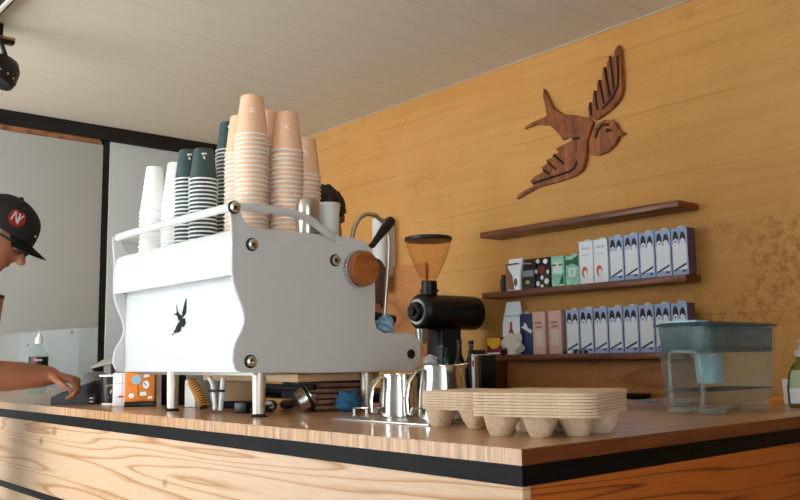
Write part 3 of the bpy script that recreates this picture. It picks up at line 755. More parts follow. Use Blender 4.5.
MB().cyl((0, 0, .1305), (0, 0, .146), .014, seg=20, bev=.001).cyl((0, 0, .146), (0, 0, .165), .005).tube([(-.01, 0, .168), (.02, 0, .168), (.034, 0, .164)], .0055, 10).build('pump', WHITE2, sb)
solo(MB().lathe([(.022, 0), (.024, .003), (.026, .065), (.025, .067), (.022, .01)], 24).build('white_tub', WHITE2), 'small white tub between the water filter and the soap bottle', 'tub', (2.395, 1.130, 0))
solo(MB().box(-.02, .02, -.03, .03, 0, .012, .004).build('orange_sponge', ORANGE), 'small orange sponge lying behind the soap bottle', 'sponge', (2.49, 1.22, 0), .3)
def cf(u, v):
    return (-.11+.22*u, -.05+.1*v, .010+.004*math.sin(9*u)*math.sin(6*v)+.006*math.sin(3*u+2))
solo(MB().sheet(lambda u, v: tuple(Vector(cf(u, v))+Vector((0, 0, .006))), 20, 10, .014).build('blue_towel', BLUEC, ang=180), 'flat pale blue towel lying left of the water filter tank', 'towel', (2.085, 1.38, -.0005), -.8)

# ---------------------------------------------------------------- shelf goods
def carton(w, d, h, parent, kind, topcap=True):
    """front faces -x; origin bottom centre of the front face"""
    mb = MB()
    if kind == 'purple':
        mb.box(0, d, -w/2, w/2, 0, h, .0015)                      # 0 lavender front, side purple set below
        mb.m(1).box(-.0012, .001, -w*.42, w*.42, .022, h*.66)          # white lower field
        mb.m(2)
        for yy, hh in ((w*.22, .040), (-w*.22, .034)):
            P_ = [(yy-.0130, h*.74), (yy+.0130, h*.74)] + [(yy+.0130*math.cos(a), h*.74+hh*math.sin(a)) for a in [k*PI/8 for k in range(0, 9)]]
            mb.prism([(a, b) for a, b in P_[2:]], -.0016, .001, 'x')
        mb.m(1)
        for yy in (w*.21, -w*.21):
            mb.prism([(yy+.010*math.cos(a), h*.69+.017*math.sin(a)) for a in [k*PI/8 for k in range(16)]], -.0020, .001, 'x')
        mb.m(2).prism([(w*.21+.0035*math.cos(a), h*.705+.005*math.sin(a)) for a in [k*PI/4 for k in range(8)]], -.0025, .001, 'x')
        mb.m(3).prism([(-w*.38, .040), (w*.40, .014), (w*.40, .022), (-w*.38, .050)], -.0018, .001, 'x')
        mb.prism([(-w*.34, .012), (-w*.12, .012), (-w*.14, .020), (-w*.34, .020)], -.0018, .001, 'x')
        o = mb.build('carton_body', [LAV, CARDW, INK, NAVY, PURP], parent)
        for p_ in o.data.polygons:
            if p_.material_index == 0 and p_.normal.x > -.5: p_.material_index = 4
    elif kind == 'white':
        mb.box(0, d, -w/2, w/2, 0, h, .0015)
        mb.m(1).prism([(w*.12+.016*math.cos(a), h*.27+.026*math.sin(a)) for a in [k*PI/8 for k in range(16)]], -.0012, .001, 'x')
        mb.m(2).prism([(w*.06+.009*math.cos(a), h*.23+.017*math.sin(a)) for a in [k*PI/8 for k in range(16)]], -.0018, .001, 'x')
        mb.m(3)
        for k in range(5): mb.box(-.0012, .001, w*(.30-.15*k)-.003, w*(.30-.15*k)+.004, h*.80, h*.83+.006*(k % 2))
        mb.box(-.0012, .001, -w*.25, w*.3, h*.66, h*.675)
        o = mb.build('carton_body', [CARDW, ORANGED, CARDW, SKYB], parent)
    elif kind == 'mint':
        mb.box(0, d, -w/2, w/2, 0, h, .0015)
        mb.m(1).box(-.0012, .001, -w*.36, w*.36, h*.40, h*.78).m(2)
        mb.prism([(-w*.1, .01), (-w*.45, .01), (-w*.45, h*.42), (-w*.3, h*.30)], -.0016, .001, 'x')
        mb.m(3).box(-.0016, .001, w*.1, w*.4, h*.66, h*.73).box(-.0016, .001, -w*.4, -w*.1, h*.66, h*.73)
        o = mb.build('carton_body', [MINT, MINTP, GREEND, BROWNL], parent)
    elif kind == 'green':
        mb.box(0, d, -w/2, w/2, 0, h, .0015)
        mb.m(1).prism([(-w*.48, h*.98), (-w*.48, h*.62), (0, h*.72), (w*.48, h*.66), (w*.48, h*.86), (0, h*.86)], -.0012, .001, 'x')
        mb.m(2).box(-.0014, .001, -w*.28, w*.3, h*.28, h*.58)
        mb.m(3).box(-.0018, .001, -w*.05, w*.1, h*.34, h*.52)
        o = mb.build('carton_body', [MINT, GREEND, MINTP, SKYB], parent)
    elif kind == 'pink':
        mb.box(0, d, -w/2, w/2, 0, h, .0015)
        mb.m(1).box(-.0010, .001, -w*.30, w*.30, h*.20, h*.56)
        mb.m(2)
        for k in range(4): mb.tube([(-.001, w*(.27-.13*k), h*.72), (-.001, w*(.24-.13*k), h*.755), (-.001, w*(.20-.13*k), h*.72)], .0014, 6)
        for k in range(4): mb.tube([(-.001, w*(.20-.13*k), h*.62), (-.001, w*(.17-.13*k), h*.655), (-.001, w*(.13-.13*k), h*.62)], .0014, 6)
        o = mb.build('carton_body', [PINK, mat('pale_pink_panel', (226, 206, 196), .5) if 'pale_pink_panel' not in MATS else MATS['pale_pink_panel'], BROWND], parent)
    if topcap:
        cp = MB().box(.012, .034, -.016, .012, h, h+.009, .002).build('cap', WHITE2 if kind != 'white' else MATS.get('mint_cap') or mat('mint_cap', (186, 220, 206), .5), parent)
XC = 3.214; KY = XC/3.18
def row(name, kind, edges, z, h, d, labels, cat, grp, cap=True, dx=0.):
    edges = [e_*KY for e_ in edges]; d = min(d, .062)
    first = None
    for i in range(len(edges)-1):
        y1, y0 = edges[i], edges[i+1]; w_ = .0 if first else (y1-y0)
        if first is None:
            t = thing(name, labels[i], cat, (XC+dx, (y0+y1)/2, z), 0, grp); carton(min(.0755, y1-y0-.002), d, h, t, kind, cap); first = t
        else:
            t = copy_tree(first); tag(t, labels[i]); t.location = (XC+dx, (y0+y1)/2, Z0+z)
nth = ['leftmost', '2nd from left', '3rd from left', '4th from left', '5th from left', '6th from left', '7th from left', 'rightmost']
eu = [2.281-.0778*k for k in range(6)]
row('milk_carton', 'purple', eu, ZM, .198, .105, ['lavender milk carton with purple sides, %s on the middle shelf' % (nth[i] if i < 4 else 'rightmost') for i in range(5)], 'carton', 'lavender cartons on the middle shelf')
el = [2.537-.0784*k for k in range(9)]
row('milk_carton', 'purple', el, ZL, .202, .105, ['lavender milk carton with purple sides, %s on the lowest shelf' % nth[i] for i in range(8)], 'carton', 'lavender cartons on the lowest shelf')
row('white_carton', 'white', [2.447, 2.366, 2.285], ZM, .196, .10, ['white milk carton with orange picture, left of the two', 'white milk carton with orange picture, right of the two'], 'carton', 'white cartons on the middle shelf', True)
row('mint_carton', 'mint', [2.616, 2.527], ZM, .145, .07, ['pale mint carton with brown print beside the brown patterned bag'], 'carton', None, False)
row('green_carton', 'green', [2.524, 2.448], ZM, .138, .07, ['mint carton with dark green band next to the white cartons'], 'carton', None, True)
row('pink_carton', 'pink', [2.747, 2.650, 2.553], ZL, .203, .08, ['pink tall box on the lowest shelf, left of the pair', 'pink tall box on the lowest shelf, right of the pair'], 'box', 'pink boxes on the lowest shelf', False)
def pouch(name, lab, cat, y0, y1, z, h, d, mats, decor=None, taper=.75, xo=0., grp=None):
    y0 *= KY; y1 *= KY
    t = thing(name, lab, cat, (XC+xo, (y0+y1)/2, z), 0, grp); w_ = y1-y0
    R = []
    for u in (0, .04, .3, .6, .85, .93, 1.):
        dd = d*(1 if u < .5 else max(.12, 1-(u-.5)*1.9)); ww = w_*(1 if u < .6 else 1-(1-taper)*(u-.6)/.4)
        R.append([(d/2-dd/2+x+dd/2, y, u*h) for x, y in rrect(dd/2, ww/2, min(dd, ww)*.22, 3)])
    mb = MB().loft(R); mb.build('bag_body', mats[0], t)
    if decor: decor(t, w_, h, d)
    return t
def deco(parts):
    def f(t, w_, h, d):
        for nm, m_, polys in parts:
            mb = MB()
            if nm == 'flower':
                for P_ in polys: MB().prism([(a*w_, b*h) for a, b in P_], -.0016, .004, 'x').build(nm, m_, t)
                continue
            for P_ in polys: mb.prism([(a*w_, b*h) for a, b in P_], -.0016, .004, 'x')
            mb.build(nm, m_, t)
    return f
def ell(cx, cy, rx, ry, n=14): return [(cx+rx*math.cos(2*PI*k/n), cy+ry*math.sin(2*PI*k/n)) for k in range(n)]
pouch('coffee_bag', 'white topped coffee bag with brown print, left on middle shelf', 'coffee bag', 2.806, 2.900, ZM, .160, .06, [CARDW],
      deco([('print', BROWNL, [[(-.1, .02), (.48, .02), (.48, .8), (.30, .62), (.05, .45)], ell(-.2, .25, .12, .12)]), ('band', DARKG, [[(-.4, .80), (.44, .80), (.44, .84), (-.4, .84)]])]), .95)
solo(MB().lathe([(.016, 0), (.018, .004), (.018, .055), (.012, .068), (.0125, .082), (.004, .083)], 18).build('black_jar', BLACK), 'small black jar at the left end of the middle shelf', 'jar', (3.226, 2.955, ZM))
pouch('coffee_bag', 'black coffee bag with gold emblem and grey band on the middle shelf', 'coffee bag', 2.714, 2.800, ZM, .150, .06, [INK],
      deco([('band', mat('grey_print', (130, 134, 140), .5), [[(-.42, .40), (.42, .40), (.42, .60), (-.42, .60)]]), ('emblem', GOLD, [ell(0, .22, .16, .06), [(-.3, .80), (.3, .84), (.3, .87), (-.3, .83)]])]), .95)
pouch('coffee_bag', 'brown patterned coffee bag with cream flowers on the middle shelf', 'coffee bag', 2.622, 2.710, ZM, .148, .06, [BROWND],
      deco([('flower', CARDW, [ell(-.25, .85, .14, .08), ell(.28, .88, .12, .07), ell(.3, .15, .12, .08), ell(-.3, .2, .14, .09), ell(-.4, .5, .07, .07), ell(.42, .55, .06, .07), ell(.02, .06, .1, .05), ell(0, .33, .10, .07)]), ('medallion', MAROON, [ell(0, .58, .24, .13)])]), .97)
pouch('bottle_bag', 'white gift bag with red bottle print at left of lowest shelf', 'bag', 2.846, 2.975, ZL, .266, .045, [CARDW],
      deco([('print', RED, [[(-.10, .12), (.12, .12), (.13, .42), (.05, .5), (.04, .62), (-.02, .62), (-.03, .5), (-.11, .42)]]), ('seam', SKYB, [[(-.40, .72), (.40, .72), (.40, .74), (-.40, .74)]])]), .70, .042)
t = thing('navy_box', 'navy blue box with white swoosh beside the pink boxes', 'box', (XC+.03, 2.831, ZL))
m = MB().box(0, .06, -.0425, .0425, 0, .198, .0015).m(1).prism([(.035, .135), (-.03, .10), (-.036, .118), (-.01, .128), (.0, .15), (.015, .155), (.016, .14)], -.0012, .001, 'x').m(2).prism([(.038, .06), (-.038, .015), (-.038, .03), (.038, .08)], -.0012, .001, 'x')
m.build('box_body', [NAVY, CARDW, BLUE], t)
MB().cyl((.03, .02, .198), (.03, .02, .212), .012, seg=16).build('cap', WHITE2, t)
t = thing('yellow_box', 'yellow and maroon small box at the left end of the lowest shelf', 'box', (XC-.005, 3.020, ZL))
m = MB().box(0, .045, -.047, .046, 0, .088, .001).m(1).prism([(-.044, .086), (-.044, .05), (-.02, .034), (.01, .03), (.03, .046), (.044, .05), (.044, .086)], -.0012, .001, 'x').m(2).box(-.0012, .001, -.04, .04, .006, .012)
m.build('box_body', [MAROON, YELLOW, CARDW], t)
o = rag('crumpled_bag', mat('pale_bag', (216, 210, 200), .8, bump=.3, bscale=40), .022, .072, .058, 2.2, 3, .2)
solo(o, 'crumpled white bag in front of the navy box on the lowest shelf', 'bag', (XC+.012, 2.912, ZL))
solo(MB().sphere((0, 0, .0195), .0195, 3, (.7, 1.1, 1)).build('black_lens', BLACK), 'black round cap leaning on the crumpled white bag', 'cap', (XC+.002, 2.938, ZL))
for k in range(5):
    solo(MB().sphere((0, 0, .0085), .010, 2, (.5, 1.2, .85)).build('wrapped_sweet', [GREEND, CARDW, BROWND, GREEND, BROWND][k]), '%s wrapped sweet at the foot of the lavender cartons, %s' % (['dark green', 'white', 'brown', 'dark green', 'brown'][k], ['leftmost', '2nd from left', 'middle one', '4th from left', 'rightmost'][k]), 'sweet', (XC-.003, 2.572-.030*k, ZL), 0, 'sweets on the lowest shelf')

# ---------------------------------------------------------------- grinder and bottles on the back cabinet
ZB = -.0298
gx, gy = 2.930, 3.190
G = thing('coffee_grinder', 'black shop coffee grinder with smoked hopper standing before the ochre wall', 'coffee grinder', (gx, gy, ZB), 0)
MB().box(-.03, .22, -.085, .085, 0, .03, .008).build('base', BLACK, G)
MB().box(.03, .17, -.055, .055, .03, .32, .015).build('column', BLACK, G)
MB().cyl((-.080, 0, .40), (.325, 0, .40), .088, seg=40, bev=.016).build('motor_body', BLACK, G)
f = MB().cyl((-.088, 0, .40), (-.0805, 0, .40), .062, seg=36).build('dial_ring', STEEL, G)
MB().cyl((-.112, 0, .40), (-.0885, 0, .40), .046, .05, 30, .004).cyl((-.130, 0, .40), (-.1125, 0, .40), .022, seg=20, bev=.004).build('dial', BLACK, G)
MB().cyl((-.0, 0, .482), (0, 0, .555), .040, seg=28, bev=.003).cyl((0, 0, .50), (0, 0, .512), .048, seg=28).build('neck', BLACK, G)
MB().lathe([(.038, .556), (.044, .570), (.075, .635), (.103, .70), (.115, .745), (.115, .757), (.112, .757), (.100, .70), (.072, .635), (.041, .572)], 40).build('hopper', HOPPER, G)
MB().lathe([(.119, .7575), (.1215, .762), (.1215, .774), (.116, .778), (.02, .780)], 40).build('hopper_lid', BLACK, G)
MB().cyl((-.06, 0, .24), (-.06, 0, .315), .022, .03, 20).build('spout', STEEL, G)
MB().tube([(.0, -.05, .22), (-.03, -.09, .225), (-.03, -.12, .225)], .006, 8).build('bag_clip', STEEL, G)
def bottle(x, y, prof, mats, lab, lblz=None, lbl=None, cap=None, cat='bottle', z=ZB, nm='bottle', cl=BLACK, grp=None):
    t = thing(nm, lab, cat, (x, y, z), facing(x, y), grp)
    MB().lathe(prof, 20).build('body', mats, t)
    if lblz:
        r = max(a for a, b in prof)+.0008
        MB().lathe([(r, lblz[0]), (r, lblz[1])], 24, cap0=False, cap1=False).build('label', lbl, t)
    if cap: MB().lathe(cap, 16).build('cap', cl, t)
    return t
bp_ = [(.028, 0), (.031, .004), (.031, .13), (.026, .155), (.013, .185), (.012, .235)]
bottle(2.965, 3.020, bp_, GLASSB, 'dark syrup bottle with white and red label before the grinder', (.03, .13), [CARDW], [(.014, .2355), (.014, .258), (.005, .259)], nm='syrup_bottle')
bottle(2.965, 2.940, bp_, GLASSB, 'dark syrup bottle with plain white label, right of the labelled one', (.03, .14), [PAPER], [(.014, .2355), (.014, .25), (.005, .251)], nm='syrup_bottle')
t = bottle(2.86, 3.003, [(.027, 0), (.029, .004), (.029, .11), (.014, .135), (.013, .155)], BOTC, 'clear spray bottle with green trigger head left of the syrup bottles', (.03, .10), [CARDW], [(.015, .1555), (.015, .172), (.006, .173)], nm='spray_bottle', cl=GREEND)
MB().tube([(.0, 0, .176), (.0, 0, .20), (.022, 0, .214), (.05, 0, .212)], .008, 10).build('trigger', GREEND, t)
o = rag('white_rag', WHITE2, .028, .042, .036, 5.5)
solo(o, 'white rag lying on the dark tub left of the spray bottle', 'cloth', (2.845, 3.10, .0902))
solo(MB().box(-.042, .042, -.055, .055, 0, .12, .006).build('dark_tub', BLACK), 'dark square tub under the white rag beside the grinder', 'tub', (2.845, 3.10, ZB))
t = thing('brown_lidded_jar', 'wide black jar with brown lid behind the pitchers', 'jar', (2.66+.02, 2.635, 0.0), 0)
t.location = (2.862, 2.845-.09, Z0+ZB)
t.location = (2.855, 2.888, Z0+ZB)
MB().lathe([(.045, 0), (.048, .005), (.048, .118), (.046, .122)], 28).build('body', BLACK, t)
MB().lathe([(.05, .1225), (.05, .132), (.047, .134), (.01, .134)], 28).build('lid', mat('brown_lid', (96, 64, 46), .5), t)
for k, (dy, m_, h, lab) in enumerate(((0, BLACK, .205, 'tall black folder standing right of the brown lidded jar'), (-.021, CARDW, .185, 'white menu booklet standing right of the black folder'), (-.041, BROWNL, .175, 'brown booklet standing right of the white booklet'), (-.062, BLACK, .18, 'black booklet standing at the right end of the row'))):
    mb = MB().box(-.05, .05, -.009, .009, 0, h, .0015)
    if k == 1: mb.m(1).box(-.0512, -.04, -.007, .004, h*.7, h*.85)
    solo(mb.build('booklet', [m_, RED]), lab, 'booklet', (2.880, 2.818+dy, ZB), 0, 'booklets beside the jar')
# brown board and white tube on the wall behind the wand
solo(MB().box(0, .022, 0, .60, -.60, 0, .002).build('wall_board', ORANGEW), 'plain brown board on the wall left of the grinder', 'board', (XW-.0225, 3.62, .682))
t = thing('white_dispenser', 'tall white tube dispenser on the wall behind the steam wand', 'dispenser', (3.22, 3.925, .53))
MB().lathe([(.046, .05), (.048, .054), (.048, .43), (.044, .437), (.01, .44)], 28).build('tube', WHITE2, t)
MB().lathe([(.040, 0), (.042, .002), (.044, .0495)], 28).build('cup_end', mat('pale_green_cup', (170, 182, 160), .5), t)
MB().box(.046, .0985, -.02, .02, .10, .40).build('bracket', WHITE2, t)

# ---------------------------------------------------------------- left end of the counter
t = thing('black_cup', 'black paper cup with gold lettering and white rim on the worktop', 'paper cup', (1.185, 2.893, 0), facing(1.185, 2.893))
MB().lathe([(.0295, 0), (.030, .006), (.0395, .094), (.0385, .0945), (.028, .004)], 28).build('cup_body', BLACK, t)
MB().lathe([(.0385, .0945), (.0415, .0955), (.0425, .0985), (.041, .1015), (.038, .1015), (.036, .096)], 28).build('cup_rim', PAPER, t)
MB().lathe([(.0298, .0002), (.0312, .0004), (.0318, .007), (.030, .0072)], 28).build('foot_rim', PAPER, t)
gm = []
for k in range(6):
    u = -.0155+.0062*k; v = .066-.9*u*u*10*.6
    gm += [stroke(u-.002, v-.003, u-.002, v+.003, .0007), stroke(u-.002, v+.003 if k % 2 else v-.003, u+.002, v+.003 if k % 3 else v-.003, .0007)]
gm += [[(-.013, .026), (.013, .026), (.013, .0278), (-.013, .0278)]]
mb_ = [(a*.030/.63, b*.030/.63+.046) for a, b in shift(BODY)]
gm += [[(-.004, .036), (.004, .048), (.001, .050), (.0065, .054), (-.0005, .053), (-.006, .045)]]
wrap_marks(t, gm, 0, .0296, (.0395-.0295)/.094, GOLD, 'lettering')
t = solo(MB().box(-.012, .012, -.012, .012, 0, .035, .003).m(1).box(.0118, .0126, -.006, .006, .008, .012).box(.0118, .0126, -.006, .006, .02, .024).build('black_tin', [BLACK, CARDW]), 'tiny black tin with white marks left of the black cup', 'tin', (1.155, 2.985, 0), -2.2)
t = thing('white_carton_box', 'white box with red and blue lines between cup and orange bag', 'box', (1.185, 2.795, 0), -2.1)
m = MB().box(-.03, .03, -.030, .030, 0, .108, .002)
m.m(1).box(.0295, .0305, -.028, .028, .028, .0295).m(2).box(.0295, .0308, -.012, .004, .028, .034).m(1).box(.0295, .0305, -.028, .028, .072, .0735).box(.0295, .0306, -.001, .001, .004, .104)
m.build('box_body', [CARDW, LAV, RED], t)
t = thing('orange_bag', 'orange coffee bag with black ends and pale blue print near the machine', 'coffee bag', (1.203, 2.700, 0), -2.12)
m = MB().box(-.03, .03, -.047, .047, .016, .118, .004).m(1).box(-.0305, .0305, -.0475, .0475, 0, .0155, .003).box(-.028, .0308, -.030, .04, .1085, .119, .002)
m.m(2).prism([(-.010+.015*math.cos(2*PI*k/16), .086+.015*math.sin(2*PI*k/16)) for k in range(16)], .0296, .0312, 'x').m(3)
for P_ in (ell(.02, .070, .010, .013), ell(-.025, .036, .009, .008), [(.012, .092), (.030, .095), (.028, .108), (.014, .106)], [(.0, .034), (.022, .036), (.02, .048), (.002, .046)], [(.026, .024), (.040, .026), (.04, .034), (.026, .032)]): m.prism(P_, .0296, .0312, 'x')
m.m(1)
for P_ in (stroke(-.002, .03, -.006, .07, .0009), stroke(.02, .066, .014, .076, .0014)): m.prism(P_, .0296, .0316, 'x')
m.build('bag_body', [ORANGE, BLACK, SKYB, CARDW], t)
solo(MB().box(-.03, .03, -.028, .028, 0, .125, .005).build('black_canister', BLACK), 'black canister between the orange bag and the left machine leg', 'canister', (1.30, 2.665, 0), .2)

# payment terminal
t = thing('payment_terminal', 'black wedge shaped payment terminal under the standing hand of the customer', 'terminal', (1.15, 3.08, 0), -.75)
t['label'] = 'black wedge shaped payment terminal under the hand of the man in the cap'
MB().prism([(-.085, 0), (.085, 0), (.085, .070), (.06, .076), (-.085, .026)], -.055, .055, 'y', .005).build('body', BLACK, t)
o = MB().prism([(-.07, .0335), (.062, .0785), (.062, .0815), (-.07, .0365)], -.042, .042, 'y', .0008).build('screen_bezel', mat('bezel_grey', (120, 126, 130), .25), t)
MB().prism([(-.06, .0402), (.052, .0784), (.052, .0790), (-.06, .0408)], -.036, .036, 'y').build('screen', mat('dark_screen', (18, 20, 24), .1), t)
t = thing('tablet_stand', 'white edged tablet tilted on a stand above the black cup', 'tablet', (1.285, 3.127, 0), -.72)
MB().cyl((0, 0, 0), (0, 0, .006), .045, seg=28).tube([(0, 0, .006), (.0, 0, .08), (-.002, 0, .139)], .008, 10).build('stand', DARKG, t)
Mt = Matrix.Translation((0, 0, .146)) @ Matrix.Rotation(math.radians(-12), 4, 'Y') @ Matrix.Rotation(math.radians(10), 4, 'X')
MB().box(-.06, .06, -.072, .072, 0, .009, .003, M=Mt).build('tablet', WHITE2, t)
MB().box(-.057, .057, -.069, .069, -.0016, -.0002, M=Mt).build('tablet_back', mat('tablet_back', (92, 72, 62), .4), t)  # brown of the underside is a reflection put into the colour
# grey dome, sanitiser, clear box
t = thing('grey_dome_lid', 'grey domed lid behind the terminal and the hand', 'lid', (1.352, 3.47, 0))
MB().lathe([(.075, 0), (.076, .03), (.068, .075), (.045, .10), (.012, .108)], 32).build('dome', mat('grey_plastic', (112, 112, 114), .3), t)
MB().lathe([(.010, .1085), (.013, .118), (.010, .124), (.003, .126)], 16).build('knob', BLACK, t)
sx_, sy_ = 1.40, 4.31
t = thing('sanitiser_bottle', 'clear sanitiser bottle with white pump and black and blue label', 'pump bottle', (sx_, sy_, 0), facing(sx_, sy_))
MB().lathe([(.041, 0), (.044, .004), (.044, .175), (.038, .205), (.016, .228), (.0155, .238)], 28).build('body', BOTC, t)
MB().lathe([(.0448, .128), (.0448, .176)], 28, cap0=False, cap1=False).build('black_label', INK, t)
MB().lathe([(.0448, .055), (.0448, .1275)], 28, cap0=False, cap1=False).build('blue_label', TEALBLUE, t)
wrap_marks(t, [[(-.022, .150), (-.012, .150), (-.012, .172), (-.022, .172)]], 0, .0448, 0, RED, 'red_mark')
wrap_marks(t, [[(.016-.006*k-.0025, .156), (.016-.006*k+.0012, .156), (.016-.006*k+.0012, .163+.003*(k % 2)), (.016-.006*k-.0025, .163)] for k in range(5)] + [[(-.022, .075), (.006, .075), (.006, .12), (-.022, .12)]], 0, .0448, 0, CARDW, 'white_mark')
MB().lathe([(.018, .2385), (.0185, .262), (.014, .27), (.0075, .275), (.0075, .292)], 20).tube([(-.008, 0, .297), (.012, .0, .298), (.034, 0, .290)], .0075, 10).build('pump', WHITE2, t)
t = thing('acrylic_box', 'clear acrylic display box behind the sanitiser bottle on the worktop', 'display box', (1.47, 3.99, 0))
W_, D_, H2 = 1.15, .09, .305
MB().box(0, .004, 0, W_, .0, H2, .0005).build('front_pane', ACRYL, t)
MB().box(.0042, D_, 0, .004, .0, H2, .0005).build('side_pane', ACRYL, t)
MB().box(.0042, D_, W_-.004, W_, .0, H2, .0005).build('side_pane', ACRYL, t)
MB().box(D_+.0002, D_+.004, 0, W_, .0, H2, .0005).build('back_pane', ACRYL, t)
MB().box(0, D_, 0, W_, H2+.0002, H2+.004, .0005).build('top_pane', ACRYL, t)
for k, (px_, pz) in enumerate(((.075, .285), (.70, .24))): MB().cyl((-.004, px_, pz), (-.0002, px_, pz), .006, seg=14).build('hinge_pin', DARKG, t)

# ---------------------------------------------------------------- things under the ceiling, top left
t = thing('ceiling_lamp', 'black rounded lamp head under the ceiling at the left edge', 'lamp', (1.085, 4.01, 1.43))
MB().lathe([(.012, .10), (.05, .085), (.072, .05), (.078, .0), (.074, -.03), (.066, -.034), (.060, -.01), (.01, -.006)], 32, M=Matrix.Rotation(math.radians(24), 4, 'Y')).build('shade', BLACK, t)
m = MB()
for k in range(14):
    a = 2*PI*k/14; m.sphere((.078*math.cos(a), .078*math.sin(a), .0), .0045, 1, M=Matrix.Rotation(math.radians(24), 4, 'Y'))
m.build('rim_studs', [mat('pale_stud', (190, 180, 160), .4)], t)
MB().tube([(.03, 0, .08), (.0, 0, .16), (0, 0, .243)], .01, 10).build('stem', BLACK, t)
t = thing('ceiling_bracket', 'short dark bracket bar with wooden top under the ceiling, above the black lamp', 'bracket', (1.115, 4.02, 1.60))
MB().box(-.5, .03, -.02, .02, -.012, .004, .003).build('bar', BLACK, t)
MB().box(-.5, .03, -.02, .02, .0045, .016, .002).build('wood_strip', RAWWOOD, t)
MB().cyl((-.4, 0, .0165), (-.4, 0, .0745), .008, seg=10).build('hanger', BLACK, t)
# dark rectangular frame flush below the ceiling (corner seen)
t = thing('ceiling_frame', 'dark ceiling panel with pale edging at the top left corner', 'ceiling panel', (.72, 3.30, 1.60), .0)
MB().box(-.30, .262, -.45, 1.0, .012, .030, .002).build('panel', mat('plum_panel', (34, 22, 36), .5), t)
fr_ = MB().box(.2625, .28, -.45, 1.0, .004, .034, .002).box(-.30, .2625, 1.0005, 1.018, .004, .034, .002)
fr_.build('edging', mat('pale_edging', (220, 214, 204), .4), t)
MB().box(.281, .287, -.45, 1.018, .006, .034).build('outer_strip', BROWND, t)
MB().box(-.1, -.06, -.1, -.06, .0305, .0745).box(-.1, -.06, .1, .14, .0305, .0745).build('hanger', BLACK, t)

# ---------------------------------------------------------------- people
def skin_mesh(verts, edges, radii, root=0, sub=2):
    me = bpy.data.meshes.new('sk'); me.from_pydata([tuple(v) for v in verts], edges, []); o = bpy.data.objects.new('sk', me); COL.objects.link(o)
    md = o.modifiers.new('s', 'SKIN'); md.use_smooth_shade = True
    for i, r in enumerate(radii):
        me.skin_vertices[0].data[i].radius = (r, r) if not isinstance(r, tuple) else r
    me.skin_vertices[0].data[root].use_root = True
    s = o.modifiers.new('u', 'SUBSURF'); s.levels = sub; s.render_levels = sub
    dg = bpy.context.evaluated_depsgraph_get(); dg.update()
    out = bpy.data.meshes.new_from_object(o.evaluated_get(dg))
    bpy.data.objects.remove(o); bpy.data.meshes.remove(me); return out
def remesh(mb, voxel, smooth=4):
    me = bpy.data.meshes.new('rm'); mb.bm.to_mesh(me); mb.bm.free(); o = bpy.data.objects.new('rm', me); COL.objects.link(o)
    md = o.modifiers.new('r', 'REMESH'); md.mode = 'VOXEL'; md.voxel_size = voxel; md.use_smooth_shade = True
    sm = o.modifiers.new('s', 'SMOOTH'); sm.iterations = smooth; sm.factor = .5
    dg = bpy.context.evaluated_depsgraph_get(); dg.update()
    out = bpy.data.meshes.new_from_object(o.evaluated_get(dg)); bpy.data.objects.remove(o); bpy.data.meshes.remove(me)
    for p_ in out.polygons: p_.use_smooth = True
    return out
def head_shape(mb, M):
    """+x face, +z crown, origin at the skull centre (eye level z=0)"""
    t = bmesh.new(); bmesh.ops.create_uvsphere(t, u_segments=48, v_segments=32, radius=1)
    for v in t.verts:
        x, y, z = v.co
        X, Y, Z = x*.098, y*.076, z*.118
        if z < -.1:
            k = (-z-.1)/.9; Y *= 1-.32*k; X = X*(1-.18*k)+.018*k
        if x > 0:
            X *= 1-.10*abs(y)*0
            g = lambda cy, cz, sy, sz: math.exp(-((y-cy)/sy)**2-((z-cz)/sz)**2)
            X += .026*g(0, -.22, .16, .14) + .012*g(0, -.02, .12, .2) + .010*g(0, .20, .6, .10) + .010*g(0, -.55, .28, .07) + .014*g(0, -.80, .3, .14)
            X -= .014*(g(.36, .03, .2, .11)+g(-.36, .03, .2, .11)) + .006*g(0, -.43, .3, .05)+.005*g(0, -.66, .3, .05)
        v.co = Vector((X, Y, Z))
    mb._merge(t, M)
    mb.tube([M @ Vector((.088, .004, .02)), M @ Vector((.108, 0, -.012)), M @ Vector((.122, 0, -.034)), M @ Vector((.108, 0, -.042))], [.007, .010, .0125, .010], 10)
    for s in (-1, 1):
        mb.sphere((0, 0, 0), .03, 2, (.62, .28, 1.), M=M @ Matrix.Translation((-.008, s*.077, -.012)) @ Matrix.Rotation(s*.3, 4, 'Z'))
def hand_verts(wrist, d, palm_n, side, curls, size=1.):
    """returns chains: palm then five fingers, each its own skinned chain"""
    d = Vector(d).normalized(); n = Vector(palm_n); n = (n-d*n.dot(d)).normalized(); s = d.cross(n)*side
    W = Vector(wrist); ch = []
    for k in range(4):
        off = (.030-.020*k)*size
        base = W+d*.085*size+s*off - n*(-.004)
        root = W+d*.035*size+s*off*.7
        L = [(.036, .024, .020), (.040, .028, .021), (.037, .026, .020), (.029, .020, .018)][k]
        pts = [root, base]; a = 0; p = base
        for j in range(3):
            a += curls[k][j]; dd = d*math.cos(a)+n*math.sin(a); p = p+dd*L[j]*size; pts.append(p)
        ch.append((pts, [.011, .0105, .0092, .0082, .0066]))
    tb = W+d*.02*size+s*.022*size; p1 = W+d*.052*size+s*.052*size+n*.014; p2 = p1+(d*.8+s*.25+n*.35).normalized()*.032*size; p3 = p2+(d*.9-s*.15+n*.4).normalized()*.026*size
    ch.append(([tb, p1, p2, p3], [.015, .0125, .0105, .008]))
    palm = [W, W+d*.035*size, W+d*.065*size, W+d*.088*size]
    return ch, (palm, s)
